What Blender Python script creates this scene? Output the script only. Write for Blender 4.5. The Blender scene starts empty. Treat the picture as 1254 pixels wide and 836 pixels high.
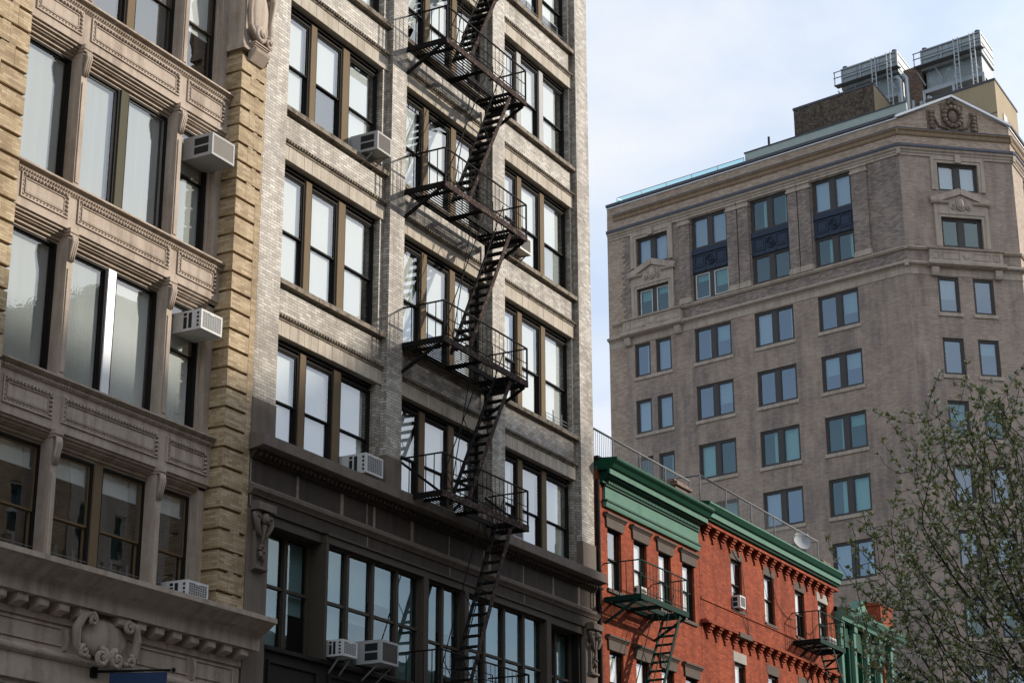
import bpy, bmesh, math, random
from math import sin, cos, pi, radians, sqrt, floor
from mathutils import Vector, Matrix, Euler, noise
from mathutils.kdtree import KDTree
random.seed(7)
sc = bpy.context.scene
COL = sc.collection
FY = 22.2            # distance of the street front from the viewpoint

# ------------------------------------------------------------------ materials
def new_mat(name):
    m = bpy.data.materials.new(name); m.use_nodes = True
    nt = m.node_tree; nt.nodes.clear()
    out = nt.nodes.new('ShaderNodeOutputMaterial')
    return m, nt, out
def N(nt, typ, **kw):
    n = nt.nodes.new(typ)
    for k, v in kw.items():
        if k.startswith('i_'):
            key = k[2:]
            key = int(key) if key.isdigit() else key.replace('_', ' ')
            n.inputs[key].default_value = v
        else: setattr(n, k, v)
    return n
def ramp(nt, stops, fac, interp='LINEAR'):
    r = nt.nodes.new('ShaderNodeValToRGB'); r.color_ramp.interpolation = interp
    cr = r.color_ramp
    while len(cr.elements) < len(stops): cr.elements.new(0.5)
    for e, (p, c) in zip(cr.elements, stops):
        e.position = p; e.color = c if len(c) == 4 else (*c, 1)
    nt.links.new(fac, r.inputs['Fac']); return r.outputs['Color']
def mixc(nt, a, b, fac, mode='MIX'):
    m = nt.nodes.new('ShaderNodeMix'); m.data_type = 'RGBA'; m.blend_type = mode
    for sock, v in ((m.inputs[0], fac), (m.inputs[6], a), (m.inputs[7], b)):
        if hasattr(v, 'is_linked') or isinstance(v, bpy.types.NodeSocket): nt.links.new(v, sock)
        else: sock.default_value = v if not isinstance(v, tuple) else (*v, 1) if len(v) == 3 else v
    return m.outputs[2]
def uvmap(nt, sx=1, sy=1, sz=1, src='UV'):
    tc = nt.nodes.new('ShaderNodeTexCoord')
    mp = nt.nodes.new('ShaderNodeMapping'); mp.inputs['Scale'].default_value = (sx, sy, sz)
    nt.links.new(tc.outputs[src], mp.inputs['Vector']); return mp.outputs['Vector']
def noise_t(nt, vec, scale, detail=3, rough=.55):
    n = nt.nodes.new('ShaderNodeTexNoise'); n.inputs['Scale'].default_value = scale
    n.inputs['Detail'].default_value = detail; n.inputs['Roughness'].default_value = rough
    nt.links.new(vec, n.inputs['Vector']); return n.outputs['Fac']
def bump(nt, h, strength, dist, normal_in=None):
    b = nt.nodes.new('ShaderNodeBump'); b.inputs['Strength'].default_value = strength; b.inputs['Distance'].default_value = dist
    nt.links.new(h, b.inputs['Height'])
    if normal_in: nt.links.new(normal_in, b.inputs['Normal'])
    return b.outputs['Normal']
def principled(nt, out, col, rough=.7, normal=None, metal=0, spec=.4):
    p = nt.nodes.new('ShaderNodeBsdfPrincipled')
    if isinstance(col, tuple): p.inputs['Base Color'].default_value = (*col, 1)
    else: nt.links.new(col, p.inputs['Base Color'])
    if isinstance(rough, (int, float)): p.inputs['Roughness'].default_value = rough
    else: nt.links.new(rough, p.inputs['Roughness'])
    p.inputs['Metallic'].default_value = metal
    p.inputs['Specular IOR Level'].default_value = spec
    if normal: nt.links.new(normal, p.inputs['Normal'])
    nt.links.new(p.outputs[0], out.inputs['Surface']); return p

def brick(name, stops, mortar, bw=.21, rh=.068, ms=.007, stain=(.5, .45, .4), stain_amt=.5, stain_scale=.35, bump_s=.5, rough=.7, spec=.3, patch=.25, vary=1.):
    """running bond worked out brick by brick: every brick takes its own tone from the stops"""
    m, nt, out = new_mat(name)
    L = nt.links.new
    def mth(op, x, y=None):
        n = N(nt, 'ShaderNodeMath', operation=op)
        for k, v in ((0, x), (1, y)):
            if v is None: continue
            if isinstance(v, (int, float)): n.inputs[k].default_value = v
            else: L(v, n.inputs[k])
        return n.outputs[0]
    uv = uvmap(nt)
    sep = nt.nodes.new('ShaderNodeSeparateXYZ'); L(uv, sep.inputs[0])
    yr = mth('DIVIDE', sep.outputs['Y'], rh); row = mth('FLOOR', yr)
    half = mth('MULTIPLY', mth('FRACT', mth('MULTIPLY', row, .5)), 1.0)
    cx = mth('ADD', mth('DIVIDE', sep.outputs['X'], bw), half); col_i = mth('FLOOR', cx)
    fx = mth('MULTIPLY', mth('FRACT', cx), bw); fy = mth('MULTIPLY', mth('FRACT', yr), rh)
    mort = mth('LESS_THAN', mth('MINIMUM', fx, fy), ms)
    cmb = nt.nodes.new('ShaderNodeCombineXYZ'); L(col_i, cmb.inputs[0]); L(row, cmb.inputs[1])
    wn = N(nt, 'ShaderNodeTexWhiteNoise', noise_dimensions='2D'); L(cmb.outputs[0], wn.inputs['Vector'])
    big = noise_t(nt, uv, .9, 4, .6)
    val = mth('ADD', mth('ADD', mth('MULTIPLY', wn.outputs['Value'], vary), .5 - vary / 2), mth('MULTIPLY', mth('SUBTRACT', big, .5), patch * 4))
    col = ramp(nt, stops, val)
    n1 = noise_t(nt, uv, stain_scale, 5, .65)
    n2 = noise_t(nt, uvmap(nt, 2.2, .25, 1), 1.0, 4, .6)
    f = ramp(nt, [(.2, (0, 0, 0)), (.36, (1, 1, 1))], mth('MULTIPLY', n1, n2))
    col = mixc(nt, col, mixc(nt, col, stain, 1., 'MULTIPLY'), mth('MULTIPLY', f, stain_amt))
    n3 = noise_t(nt, uv, 14, 3, .6)
    col = mixc(nt, col, ramp(nt, [(.3, (.8, .8, .8)), (.7, (1.12, 1.12, 1.12))], n3), .6, 'MULTIPLY')
    col = mixc(nt, col, mortar, mort)
    nrm = bump(nt, mth('SUBTRACT', 1.0, mort), bump_s, .008)
    tilt = bump(nt, wn.outputs['Value'], .08, .003, nrm)
    principled(nt, out, col, rough, tilt, spec=spec)
    return m

def stone(name, col, dirt=(.4, .36, .32), amt=.5, scale=1.2, streak=True, rough=.8, bumps=.15, fine=18):
    m, nt, out = new_mat(name)
    uv = uvmap(nt)
    n1 = noise_t(nt, uv, scale, 6, .65)
    fac = n1
    if streak:
        n2 = noise_t(nt, uvmap(nt, 5, .35, 1), 1.0, 4, .6)
        a = N(nt, 'ShaderNodeMath', operation='ADD'); nt.links.new(n1, a.inputs[0]); nt.links.new(n2, a.inputs[1])
        h = N(nt, 'ShaderNodeMath', operation='MULTIPLY'); nt.links.new(a.outputs[0], h.inputs[0]); h.inputs[1].default_value = .5
        fac = h.outputs[0]
    f = ramp(nt, [(.45, (0, 0, 0)), (.68, (1, 1, 1))], fac)
    fm = N(nt, 'ShaderNodeMath', operation='MULTIPLY'); nt.links.new(f, fm.inputs[0]); fm.inputs[1].default_value = amt
    c = mixc(nt, col, tuple(a * b for a, b in zip(col, dirt)), fm.outputs[0])
    n3 = noise_t(nt, uv, fine, 4, .7)
    c = mixc(nt, c, ramp(nt, [(.3, (.85, .85, .85)), (.7, (1.1, 1.1, 1.1))], n3), .7, 'MULTIPLY')
    principled(nt, out, c, rough, bump(nt, n3, bumps, .02), spec=.3)
    return m

def paint(name, col, rough=.5, var=.12, scale=3., metal=0, rust=None, rust_amt=.5, spec=.4, bumps=.05):
    m, nt, out = new_mat(name)
    uv = uvmap(nt, src='Object')
    n1 = noise_t(nt, uv, scale, 4, .6)
    c = mixc(nt, tuple(x * (1 - var) for x in col), tuple(min(1, x * (1 + var)) for x in col), n1)
    if rust:
        n2 = noise_t(nt, uv, scale * 1.7 + 2, 6, .7)
        lo = .62 - rust_amt * .3
        f = ramp(nt, [(lo, (0, 0, 0)), (lo + .1, (1, 1, 1))], n2)
        n4 = noise_t(nt, uv, 14, 3)
        c = mixc(nt, c, mixc(nt, rust, tuple(min(1, x * 2.2) for x in rust), n4), f)
    principled(nt, out, c, rough, bump(nt, n1, bumps, .02), metal, spec)
    return m

def glass(name, base=.09, power=4., k=.85, tint=(1, 1, 1), thru=(.9, .94, .93), wob=.02, wscale=1.5, rough=.01, swirl=0):
    m, nt, out = new_mat(name)
    lw = N(nt, 'ShaderNodeLayerWeight', i_Blend=.5)
    p = N(nt, 'ShaderNodeMath', operation='POWER'); nt.links.new(lw.outputs['Facing'], p.inputs[0]); p.inputs[1].default_value = power
    ma = N(nt, 'ShaderNodeMath', operation='MULTIPLY_ADD'); nt.links.new(p.outputs[0], ma.inputs[0]); ma.inputs[1].default_value = k; ma.inputs[2].default_value = base
    cl = N(nt, 'ShaderNodeMath', operation='MINIMUM'); nt.links.new(ma.outputs[0], cl.inputs[0]); cl.inputs[1].default_value = 1.
    vec = uvmap(nt, src='Object')
    n = N(nt, 'ShaderNodeTexNoise'); n.inputs['Scale'].default_value = wscale; n.inputs['Detail'].default_value = 2; n.inputs['Distortion'].default_value = swirl
    nt.links.new(vec, n.inputs['Vector'])
    nrm = bump(nt, n.outputs['Fac'], 1.0, wob)
    g = N(nt, 'ShaderNodeBsdfGlossy'); g.inputs['Color'].default_value = (*tint, 1); g.inputs['Roughness'].default_value = rough
    nt.links.new(nrm, g.inputs['Normal'])
    t = N(nt, 'ShaderNodeBsdfTransparent'); t.inputs['Color'].default_value = (*thru, 1)
    mx = N(nt, 'ShaderNodeMixShader'); nt.links.new(cl.outputs[0], mx.inputs[0]); nt.links.new(t.outputs[0], mx.inputs[1]); nt.links.new(g.outputs[0], mx.inputs[2])
    nt.links.new(mx.outputs[0], out.inputs['Surface']); return m

def cloth(name, col, fold=30., amt=.15, rough=.9):
    m, nt, out = new_mat(name)
    uv = uvmap(nt, 1, .05, 1)
    n1 = noise_t(nt, uv, fold, 2)
    c = mixc(nt, tuple(x * (1 - amt) for x in col), tuple(min(1, x * (1 + amt)) for x in col), n1)
    principled(nt, out, c, rough, bump(nt, n1, .25, .03), spec=.1)
    return m

M = {}
M['white_brick'] = brick('glazed_white_brick', [(0, (.22, .19, .155)), (.3, (.36, .323, .272)), (.6, (.455, .415, .355)), (.85, (.57, .53, .465)), (1, (.72, .69, .62))], (.075, .063, .05), ms=.010, stain=(.42, .37, .33), stain_amt=.85, stain_scale=.5, rough=.5, spec=.3, patch=.12, vary=.72)
M['tan_brick'] = brick('tan_roman_brick', [(0, (.33, .235, .135)), (.5, (.45, .34, .20)), (1, (.56, .445, .285))], (.17, .125, .085), bw=.24, rh=.055, ms=.005, stain=(.5, .43, .36), stain_amt=.6, bump_s=.35)
M['red_brick'] = brick('painted_red_brick', [(0, (.20, .043, .02)), (.5, (.32, .070, .031)), (1, (.42, .105, .045))], (.14, .038, .023), bw=.21, rh=.075, ms=.008, stain=(.5, .45, .45), stain_amt=.75, stain_scale=.45, bump_s=.6, patch=.15, vary=.6, rough=.8, spec=.12)
TWR = [(0, (.23, .172, .138)), (.35, (.315, .24, .192)), (.7, (.375, .292, .235)), (1, (.45, .355, .285))]
M['tower_brick'] = brick('tower_grey_brown_brick', TWR, (.19, .165, .145), bw=.26, rh=.085, ms=.01, stain=(.52, .55, .6), stain_amt=.85, stain_scale=.2, bump_s=.25, patch=.22, vary=.5)
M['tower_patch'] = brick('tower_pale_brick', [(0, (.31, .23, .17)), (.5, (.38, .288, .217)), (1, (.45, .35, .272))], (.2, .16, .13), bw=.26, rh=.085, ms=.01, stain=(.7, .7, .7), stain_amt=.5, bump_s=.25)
M['tower_dark'] = brick('tower_sooty_brick', [(0, (.17, .135, .115)), (.5, (.245, .195, .165)), (1, (.32, .26, .215))], (.13, .115, .1), bw=.26, rh=.085, ms=.01, stain=(.6, .6, .65), stain_amt=.7, bump_s=.25)
M['old_brick'] = brick('old_dark_brick', [(0, (.10, .06, .045)), (1, (.22, .14, .095))], (.2, .17, .15), stain=(.5, .5, .5))
M['limestone'] = stone('painted_limestone', (.48, .395, .322), dirt=(.42, .38, .34), amt=.85, scale=.9)
M['trim_stone'] = stone('pale_trim_stone', (.50, .44, .36), dirt=(.42, .37, .32), amt=.7, scale=1.5)
M['dirty_trim'] = stone('weathered_sill_stone', (.27, .225, .175), dirt=(.16, .15, .14), amt=1., scale=4.2, streak=False)
M['brownstone'] = stone('brownstone', (.165, .132, .108), dirt=(.5, .46, .43), amt=.7, scale=1.4)
M['soot_stone'] = stone('soot_black_stone', (.058, .042, .031), dirt=(.3, .33, .37), amt=.9, scale=1.1)
M['streak'] = stone('pale_mineral_streak', (.27, .225, .18), dirt=(.3, .28, .26), amt=1., scale=5)
M['tower_stone'] = stone('tower_limestone', (.40, .335, .275), dirt=(.45, .42, .4), amt=.7, scale=1.1)
M['carved_stone'] = stone('dark_carved_stone', (.17, .125, .095), dirt=(.4, .38, .35), amt=.9, scale=3, streak=False)
M['lintel_stone'] = stone('grey_brown_lintel_stone', (.09, .067, .054), dirt=(.6, .55, .5), amt=.6, scale=2)
M['stucco'] = stone('tan_stucco', (.36, .29, .185), dirt=(.7, .65, .6), amt=.5, scale=.6)
M['slate'] = stone('slate_coping', (.085, .09, .11), dirt=(.6, .6, .6), amt=.6, scale=2)
M['concrete'] = stone('concrete', (.36, .34, .31), dirt=(.6, .58, .55), amt=.6, scale=.8, streak=False)
M['asphalt'] = stone('asphalt', (.05, .05, .052), dirt=(.7, .7, .7), amt=.6, scale=.6, streak=False, fine=60, bumps=.4)
M['roof_tar'] = stone('roof_tar', (.07, .065, .06), amt=.5)
M['black_frame'] = paint('black_window_paint', (.018, .016, .014), .7, spec=.12)
M['bronze'] = paint('bronze_window_paint', (.16, .112, .062), .7, spec=.15)
M['olive_mullion'] = paint('olive_mullion_paint', (.085, .078, .05), .7, spec=.12)
M['ochre_stone'] = stone('ochre_string_stone', (.235, .165, .105), dirt=(.5, .48, .45), amt=.7, scale=1.4)
M['dull_bronze'] = paint('dull_brown_frame_paint', (.075, .06, .045), .7, spec=.15)
M['grey_frame'] = paint('weathered_grey_frame', (.2, .19, .18), .6)
M['alu'] = paint('bright_aluminium', (.75, .76, .78), .5, metal=.2)
M['tower_frame'] = paint('dark_casement_paint', (.045, .04, .036), .5)
M['navy'] = paint('navy_metal_panel', (.012, .022, .045), .45)
M['iron'] = paint('rusty_black_iron', (.008, .0075, .007), .8, rust=(.028, .013, .009), rust_amt=.15, scale=2., spec=.15)
M['rust_iron'] = paint('rust_red_iron', (.035, .02, .016), .85, rust=(.085, .062, .056), rust_amt=.35, scale=5., spec=.15)
M['green_iron'] = paint('dark_green_iron', (.008, .034, .026), .7, spec=.08)
M['green'] = paint('green_sheet_metal', (.115, .225, .172), .7, var=.2, scale=1.5, spec=.1, rust=(.045, .12, .085), rust_amt=.22)
M['deep_green'] = paint('deep_green_sheet_metal', (.006, .055, .03), .5, var=.25, spec=.12)
M['white_metal'] = paint('white_enamel', (.60, .60, .585), .6, spec=.2, var=.18, scale=4., rust=(.34, .28, .21), rust_amt=.12)
M['grey_metal'] = paint('grey_enamel', (.40, .395, .385), .6, spec=.2)
M['cream_metal'] = paint('cream_enamel', (.62, .58, .5), .45, var=.2, rust=(.4, .33, .22), rust_amt=.2)
M['vent_dark'] = paint('vent_black', (.012, .012, .013), .6)
M['grille_grey'] = paint('grille_grey', (.12, .12, .125), .55)
M['grille_slat'] = paint('grille_slat_tan', (.30, .27, .23), .7, spec=.1)
M['grille_brown'] = paint('grille_brown', (.07, .055, .05), .6)
M['steel'] = paint('galvanised_steel', (.34, .36, .37), .4, metal=.5, var=.2)
M['ct_panel'] = paint('galvanised_panel', (.28, .31, .31), .45, metal=.4, var=.15, rust=(.30, .38, .52), rust_amt=.18, scale=.9)
M['pale_panel'] = paint('pale_green_grey_panel', (.33, .38, .36), .6, var=.15, spec=.2)
M['rail_grey'] = paint('grey_pipe_rail', (.17, .172, .175), .6, spec=.2)
M['dish_grey'] = paint('dish_grey', (.33, .34, .35), .6, spec=.15)
M['teal_glass'] = glass('teal_guard_glass', base=.12, thru=(.55, .86, .88), wob=0)
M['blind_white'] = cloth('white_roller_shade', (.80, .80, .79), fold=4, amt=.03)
M['blind_grey'] = cloth('grey_shade', (.46, .47, .46), fold=6, amt=.1)
M['blind_dark'] = cloth('dark_screen', (.10, .10, .10), fold=8, amt=.15)
M['curtain'] = cloth('white_curtain', (.75, .76, .75), fold=26, amt=.2)
M['teal_blind'] = cloth('pale_green_blind', (.42, .58, .55), fold=3, amt=.08)
M['interior'] = paint('dim_room_wall', (.08, .078, .075), .9)
M['flag_blue'] = cloth('blue_flag_cloth', (.028, .05, .105), fold=14, amt=.2)
M['flag_pale'] = cloth('pale_flag_print', (.25, .32, .45), fold=14, amt=.1)
M['glass'] = glass('old_window_glass', base=.2, k=.8, power=3.4, wob=.0018, wscale=1.1)
M['film_glass'] = glass('wavy_filmed_glass', base=.16, k=.8, power=3., wob=.0004, wscale=4.5, swirl=2.2, rough=.012)
M['store_glass'] = glass('loft_window_glass', base=.13, k=.6, power=3.2, tint=(.72, .87, .9), thru=(.46, .6, .61), wob=.003, wscale=.9)
M['tower_glass'] = glass('blue_tower_glass', base=.26, k=.8, power=4., tint=(.82, .92, 1.), thru=(.5, .6, .62), wob=.003, wscale=.8)
M['tower_teal'] = glass('teal_tower_glass', base=.16, k=.7, power=4., tint=(.78, .95, .95), thru=(.42, .62, .61), wob=.003, wscale=.8)
M['bark'] = stone('dark_bark', (.035, .029, .026), dirt=(.6, .6, .6), amt=.6, scale=8, rough=.9)
def leaf_mat(name, col):
    m, nt, out = new_mat(name)
    d = N(nt, 'ShaderNodeBsdfDiffuse'); d.inputs['Color'].default_value = (*col, 1)
    t = N(nt, 'ShaderNodeBsdfTranslucent'); t.inputs['Color'].default_value = (*[min(1, c * 1.2) for c in col], 1)
    mx = N(nt, 'ShaderNodeMixShader'); mx.inputs[0].default_value = .3
    nt.links.new(d.outputs[0], mx.inputs[1]); nt.links.new(t.outputs[0], mx.inputs[2]); nt.links.new(mx.outputs[0], out.inputs['Surface'])
    return m
M['leaf'] = leaf_mat('olive_leaf', (.19, .205, .08))
M['leaf_new'] = leaf_mat('young_leaf', (.24, .26, .10))
M['blossom'] = leaf_mat('fading_blossom', (.55, .56, .49))
def ivy_mat():
    m, nt, out = new_mat('bare_ivy_wall')
    uv = uvmap(nt)
    fac = None
    for sc_, rot in ((.9, .5), (1.6, -.6), (2.6, 1.2)):
        mp = nt.nodes.new('ShaderNodeMapping'); mp.inputs['Rotation'].default_value = (0, 0, rot); nt.links.new(uv, mp.inputs['Vector'])
        n = N(nt, 'ShaderNodeTexNoise', i_Scale=sc_, i_Detail=5., i_Roughness=.6, i_Distortion=1.2); nt.links.new(mp.outputs[0], n.inputs['Vector'])
        d = N(nt, 'ShaderNodeMath', operation='SUBTRACT'); nt.links.new(n.outputs['Fac'], d.inputs[0]); d.inputs[1].default_value = .5
        a = N(nt, 'ShaderNodeMath', operation='ABSOLUTE'); nt.links.new(d.outputs[0], a.inputs[0])
        if fac is None: fac = a.outputs[0]
        else:
            k = N(nt, 'ShaderNodeMath', operation='MINIMUM'); nt.links.new(fac, k.inputs[0]); nt.links.new(a.outputs[0], k.inputs[1]); fac = k.outputs[0]
    c = ramp(nt, [(.004, (.03, .024, .02)), (.03, (.12, .092, .065))], fac)
    principled(nt, out, c, .9, bump(nt, fac, .6, .3)); return m
M['ivy'] = ivy_mat()

# ------------------------------------------------------------------ mesh building
class Frame:
    """u along a wall, d outwards from it, z up"""
    def __init__(s, o, u, n): s.o = Vector(o); s.u = Vector(u); s.n = Vector(n)
    def __call__(s, u, d, z): return s.o + s.u * u + s.n * d + Vector((0, 0, z))
W = Frame((0, FY, 0), (1, 0, 0), (0, -1, 0))     # the street front
ROOT = {}

class MB:
    def __init__(s): s.v = []; s.f = []; s.m = []; s.smooth = []; s.cur = 0
    def face(s, pts, n=None, smooth=False):
        pts = [Vector(p) for p in pts]
        if n is not None:
            nn = (pts[1] - pts[0]).cross(pts[-1] - pts[0])
            if nn.dot(n) < 0: pts.reverse()
        b = len(s.v); s.v += pts; s.f.append(list(range(b, b + len(pts)))); s.m.append(s.cur); s.smooth.append(smooth)
    def mesh(s, vs, fs, smooth=False):
        b = len(s.v); s.v += [Vector(p) for p in vs]
        for f in fs: s.f.append([b + i for i in f]); s.m.append(s.cur); s.smooth.append(smooth)
    def hexa(s, c):   # 8 corners: 0-3 bottom ring, 4-7 top ring
        s.mesh(c, [(0, 1, 2, 3), (7, 6, 5, 4), (0, 4, 5, 1), (1, 5, 6, 2), (2, 6, 7, 3), (3, 7, 4, 0)])
    def box(s, F, u0, u1, d0, d1, z0, z1):
        s.hexa([F(u0, d0, z0), F(u1, d0, z0), F(u1, d1, z0), F(u0, d1, z0), F(u0, d0, z1), F(u1, d0, z1), F(u1, d1, z1), F(u0, d1, z1)])
    def bevbox(s, F, u0, u1, d0, d1, z0, z1, b=.01):   # front face chamfered
        s.box(F, u0, u1, d0, d1 - b, z0, z1)
        a = [F(u0, d1 - b, z0), F(u1, d1 - b, z0), F(u1, d1 - b, z1), F(u0, d1 - b, z1)]
        c = [F(u0 + b, d1, z0 + b), F(u1 - b, d1, z0 + b), F(u1 - b, d1, z1 - b), F(u0 + b, d1, z1 - b)]
        s.mesh(a + c, [(4, 5, 6, 7), (0, 1, 5, 4), (1, 2, 6, 5), (2, 3, 7, 6), (3, 0, 4, 7)])
    def prism(s, F, prof, u0, u1, caps=True):   # profile [(d,z)...] swept along u
        n = len(prof)
        vs = [F(u0, d, z) for d, z in prof] + [F(u1, d, z) for d, z in prof]
        fs = [(i, (i + 1) % n, n + (i + 1) % n, n + i) for i in range(n)]
        if caps: fs += [tuple(range(n)), tuple(range(2 * n - 1, n - 1, -1))]
        s.mesh(vs, fs)
    def plate(s, F, poly, d0, d1):   # polygon [(u,z)...] with thickness
        n = len(poly)
        vs = [F(u, d0, z) for u, z in poly] + [F(u, d1, z) for u, z in poly]
        s.mesh(vs, [(i, (i + 1) % n, n + (i + 1) % n, n + i) for i in range(n)] + [tuple(range(n)), tuple(range(2 * n - 1, n - 1, -1))])
    def bar(s, p, q, w, h=None, up=Vector((0, 0, 1))):
        p = Vector(p); q = Vector(q); h = h or w
        a = (q - p); 
        if a.length < 1e-6: return
        a.normalize()
        x = a.cross(up)
        if x.length < 1e-3: x = a.cross(Vector((1, 0, 0)))
        x.normalize(); y = x.cross(a)
        o = [-x * w / 2 - y * h / 2, x * w / 2 - y * h / 2, x * w / 2 + y * h / 2, -x * w / 2 + y * h / 2]
        s.hexa([p + k for k in o] + [q + k for k in o])
    def tube(s, pts, r, n=6, closed=False):
        pts = [Vector(p) for p in pts]; k = len(pts)
        rr = r if isinstance(r, (list, tuple)) else [r] * k
        vs = []; ref = None
        for i, p in enumerate(pts):
            a = pts[min(i + 1, k - 1)] - pts[max(i - 1, 0)]
            if a.length < 1e-9: a = Vector((0, 0, 1))
            a.normalize()
            if ref is None:
                ref = Vector((0, 0, 1)) if abs(a.z) < .9 else Vector((1, 0, 0))
            x = (ref - a * ref.dot(a))
            if x.length < 1e-4: x = a.orthogonal()
            x.normalize(); ref = x; y = a.cross(x)
            vs += [p + (x * cos(2 * pi * j / n) + y * sin(2 * pi * j / n)) * rr[i] for j in range(n)]
        fs = [(i * n + j, i * n + (j + 1) % n, (i + 1) * n + (j + 1) % n, (i + 1) * n + j) for i in range(k - 1) for j in range(n)]
        fs += [tuple(range(n - 1, -1, -1)), tuple(range((k - 1) * n, k * n))]
        s.mesh(vs, fs, True)
    def ball(s, F, u, d, z, ru, rd, rz, n=7, m=5):
        vs = []
        for i in range(m + 1):
            t = pi * i / m
            for j in range(n):
                a = 2 * pi * j / n
                vs.append(F(u + ru * sin(t) * cos(a), d + rd * sin(t) * sin(a), z + rz * cos(t)))
        fs = [(i * n + j, i * n + (j + 1) % n, (i + 1) * n + (j + 1) % n, (i + 1) * n + j) for i in range(m) for j in range(n)]
        s.mesh(vs, fs, True)
    def scroll(s, F, u, d, z, R, turns=1.4, a0=0., dirn=1, r=.05, rise=0.):   # volute in the wall plane
        pts = []; rr = []
        k = int(14 * turns)
        for i in range(k + 1):
            t = i / k; a = a0 + dirn * 2 * pi * turns * t; q = R * (1 - .82 * t)
            pts.append(F(u + q * cos(a), d + rise * t, z + q * sin(a))); rr.append(r * (1 - .5 * t))
        s.tube(pts, rr, 6)
        s.ball(F, u, d + rise, z, R * .2, R * .3, R * .2)
    def wall(s, F, u0, u1, z0, z1, d0, holes, dback, edges=True):
        """wall sheet at d0 with rectangular openings, each with reveals back to dback"""
        us = sorted({u0, u1, *[min(max(h[i], u0), u1) for h in holes for i in (0, 1)]})
        zs = sorted({z0, z1, *[min(max(h[i], z0), z1) for h in holes for i in (2, 3)]})
        for a, b in zip(us, us[1:]):
            for c, e in zip(zs, zs[1:]):
                mu, mz = (a + b) / 2, (c + e) / 2
                if any(h[0] < mu < h[1] and h[2] < mz < h[3] for h in holes): continue
                s.face([F(a, d0, c), F(b, d0, c), F(b, d0, e), F(a, d0, e)], F.n)
        for (a, b, c, e, *_) in holes:
            s.face([F(a, d0, c), F(a, dback, c), F(a, dback, e), F(a, d0, e)], F.u)
            s.face([F(b, d0, c), F(b, dback, c), F(b, dback, e), F(b, d0, e)], -F.u)
            s.face([F(a, d0, c), F(b, d0, c), F(b, dback, c), F(a, dback, c)], Vector((0, 0, 1)))
            s.face([F(a, d0, e), F(b, d0, e), F(b, dback, e), F(a, dback, e)], Vector((0, 0, -1)))
        if edges:
            s.face([F(u0, d0, z0), F(u0, dback, z0), F(u0, dback, z1), F(u0, d0, z1)], -F.u)
            s.face([F(u1, d0, z0), F(u1, dback, z0), F(u1, dback, z1), F(u1, d0, z1)], F.u)
            s.face([F(u0, d0, z1), F(u1, d0, z1), F(u1, dback, z1), F(u0, dback, z1)], Vector((0, 0, 1)))
    def build(s, name, mats, parent=None, label=None):
        if not s.v: return None
        root = parent
        while root is not None and root.parent is not None: root = root.parent
        off = Vector(root.location) if root is not None else Vector((0, 0, 0))
        me = bpy.data.meshes.new(name)
        me.from_pydata([tuple(p - off) for p in s.v], [], s.f)
        mats = mats if isinstance(mats, (list, tuple)) else [mats]
        for m in mats: me.materials.append(M[m] if isinstance(m, str) else m)
        uvl = me.uv_layers.new(name='UVMap')
        Z = Vector((0, 0, 1))
        for p in me.polygons:
            p.material_index = s.m[p.index]; p.use_smooth = s.smooth[p.index]
            nn = p.normal
            if abs(nn.z) > .8: t = None
            else:
                t = Z.cross(nn); t.normalize()
                if t.x < 0 or (abs(t.x) < 1e-4 and t.y < 0): t = -t
            for li in p.loop_indices:
                q = s.v[me.loops[li].vertex_index]
                uvl.data[li].uv = (q.x, q.y) if t is None else (q.dot(t), q.z)
        me.update()
        o = bpy.data.objects.new(name, me); COL.objects.link(o)
        if parent is not None: o.parent = parent
        if label: o['label'] = label
        return o

def thing(name, label, cat, loc, group=None):
    o = bpy.data.objects.new(name, None); COL.objects.link(o)
    o.location = loc; o.empty_display_size = .3
    o['label'] = label; o['category'] = cat
    if group: o['group'] = group
    return o
def structure(o): o['kind'] = 'structure'; return o
def rects_frame(mb, F, u0, u1, z0, z1, w, d0, d1):   # a rectangular frame of four bars, inside the given edges
    mb.box(F, u0, u0 + w, d0, d1, z0, z1); mb.box(F, u1 - w, u1, d0, d1, z0, z1)
    mb.box(F, u0 + w, u1 - w, d0, d1, z1 - w, z1); mb.box(F, u0 + w, u1 - w, d0, d1, z0, z0 + w)
def beads(mb, F, u0, u1, d, z, r, step):
    n = max(1, int((u1 - u0) / step))
    for i in range(n): mb.ball(F, u0 + (i + .5) * (u1 - u0) / n, d, z, r * .8, r, r, 6, 4)

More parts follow.
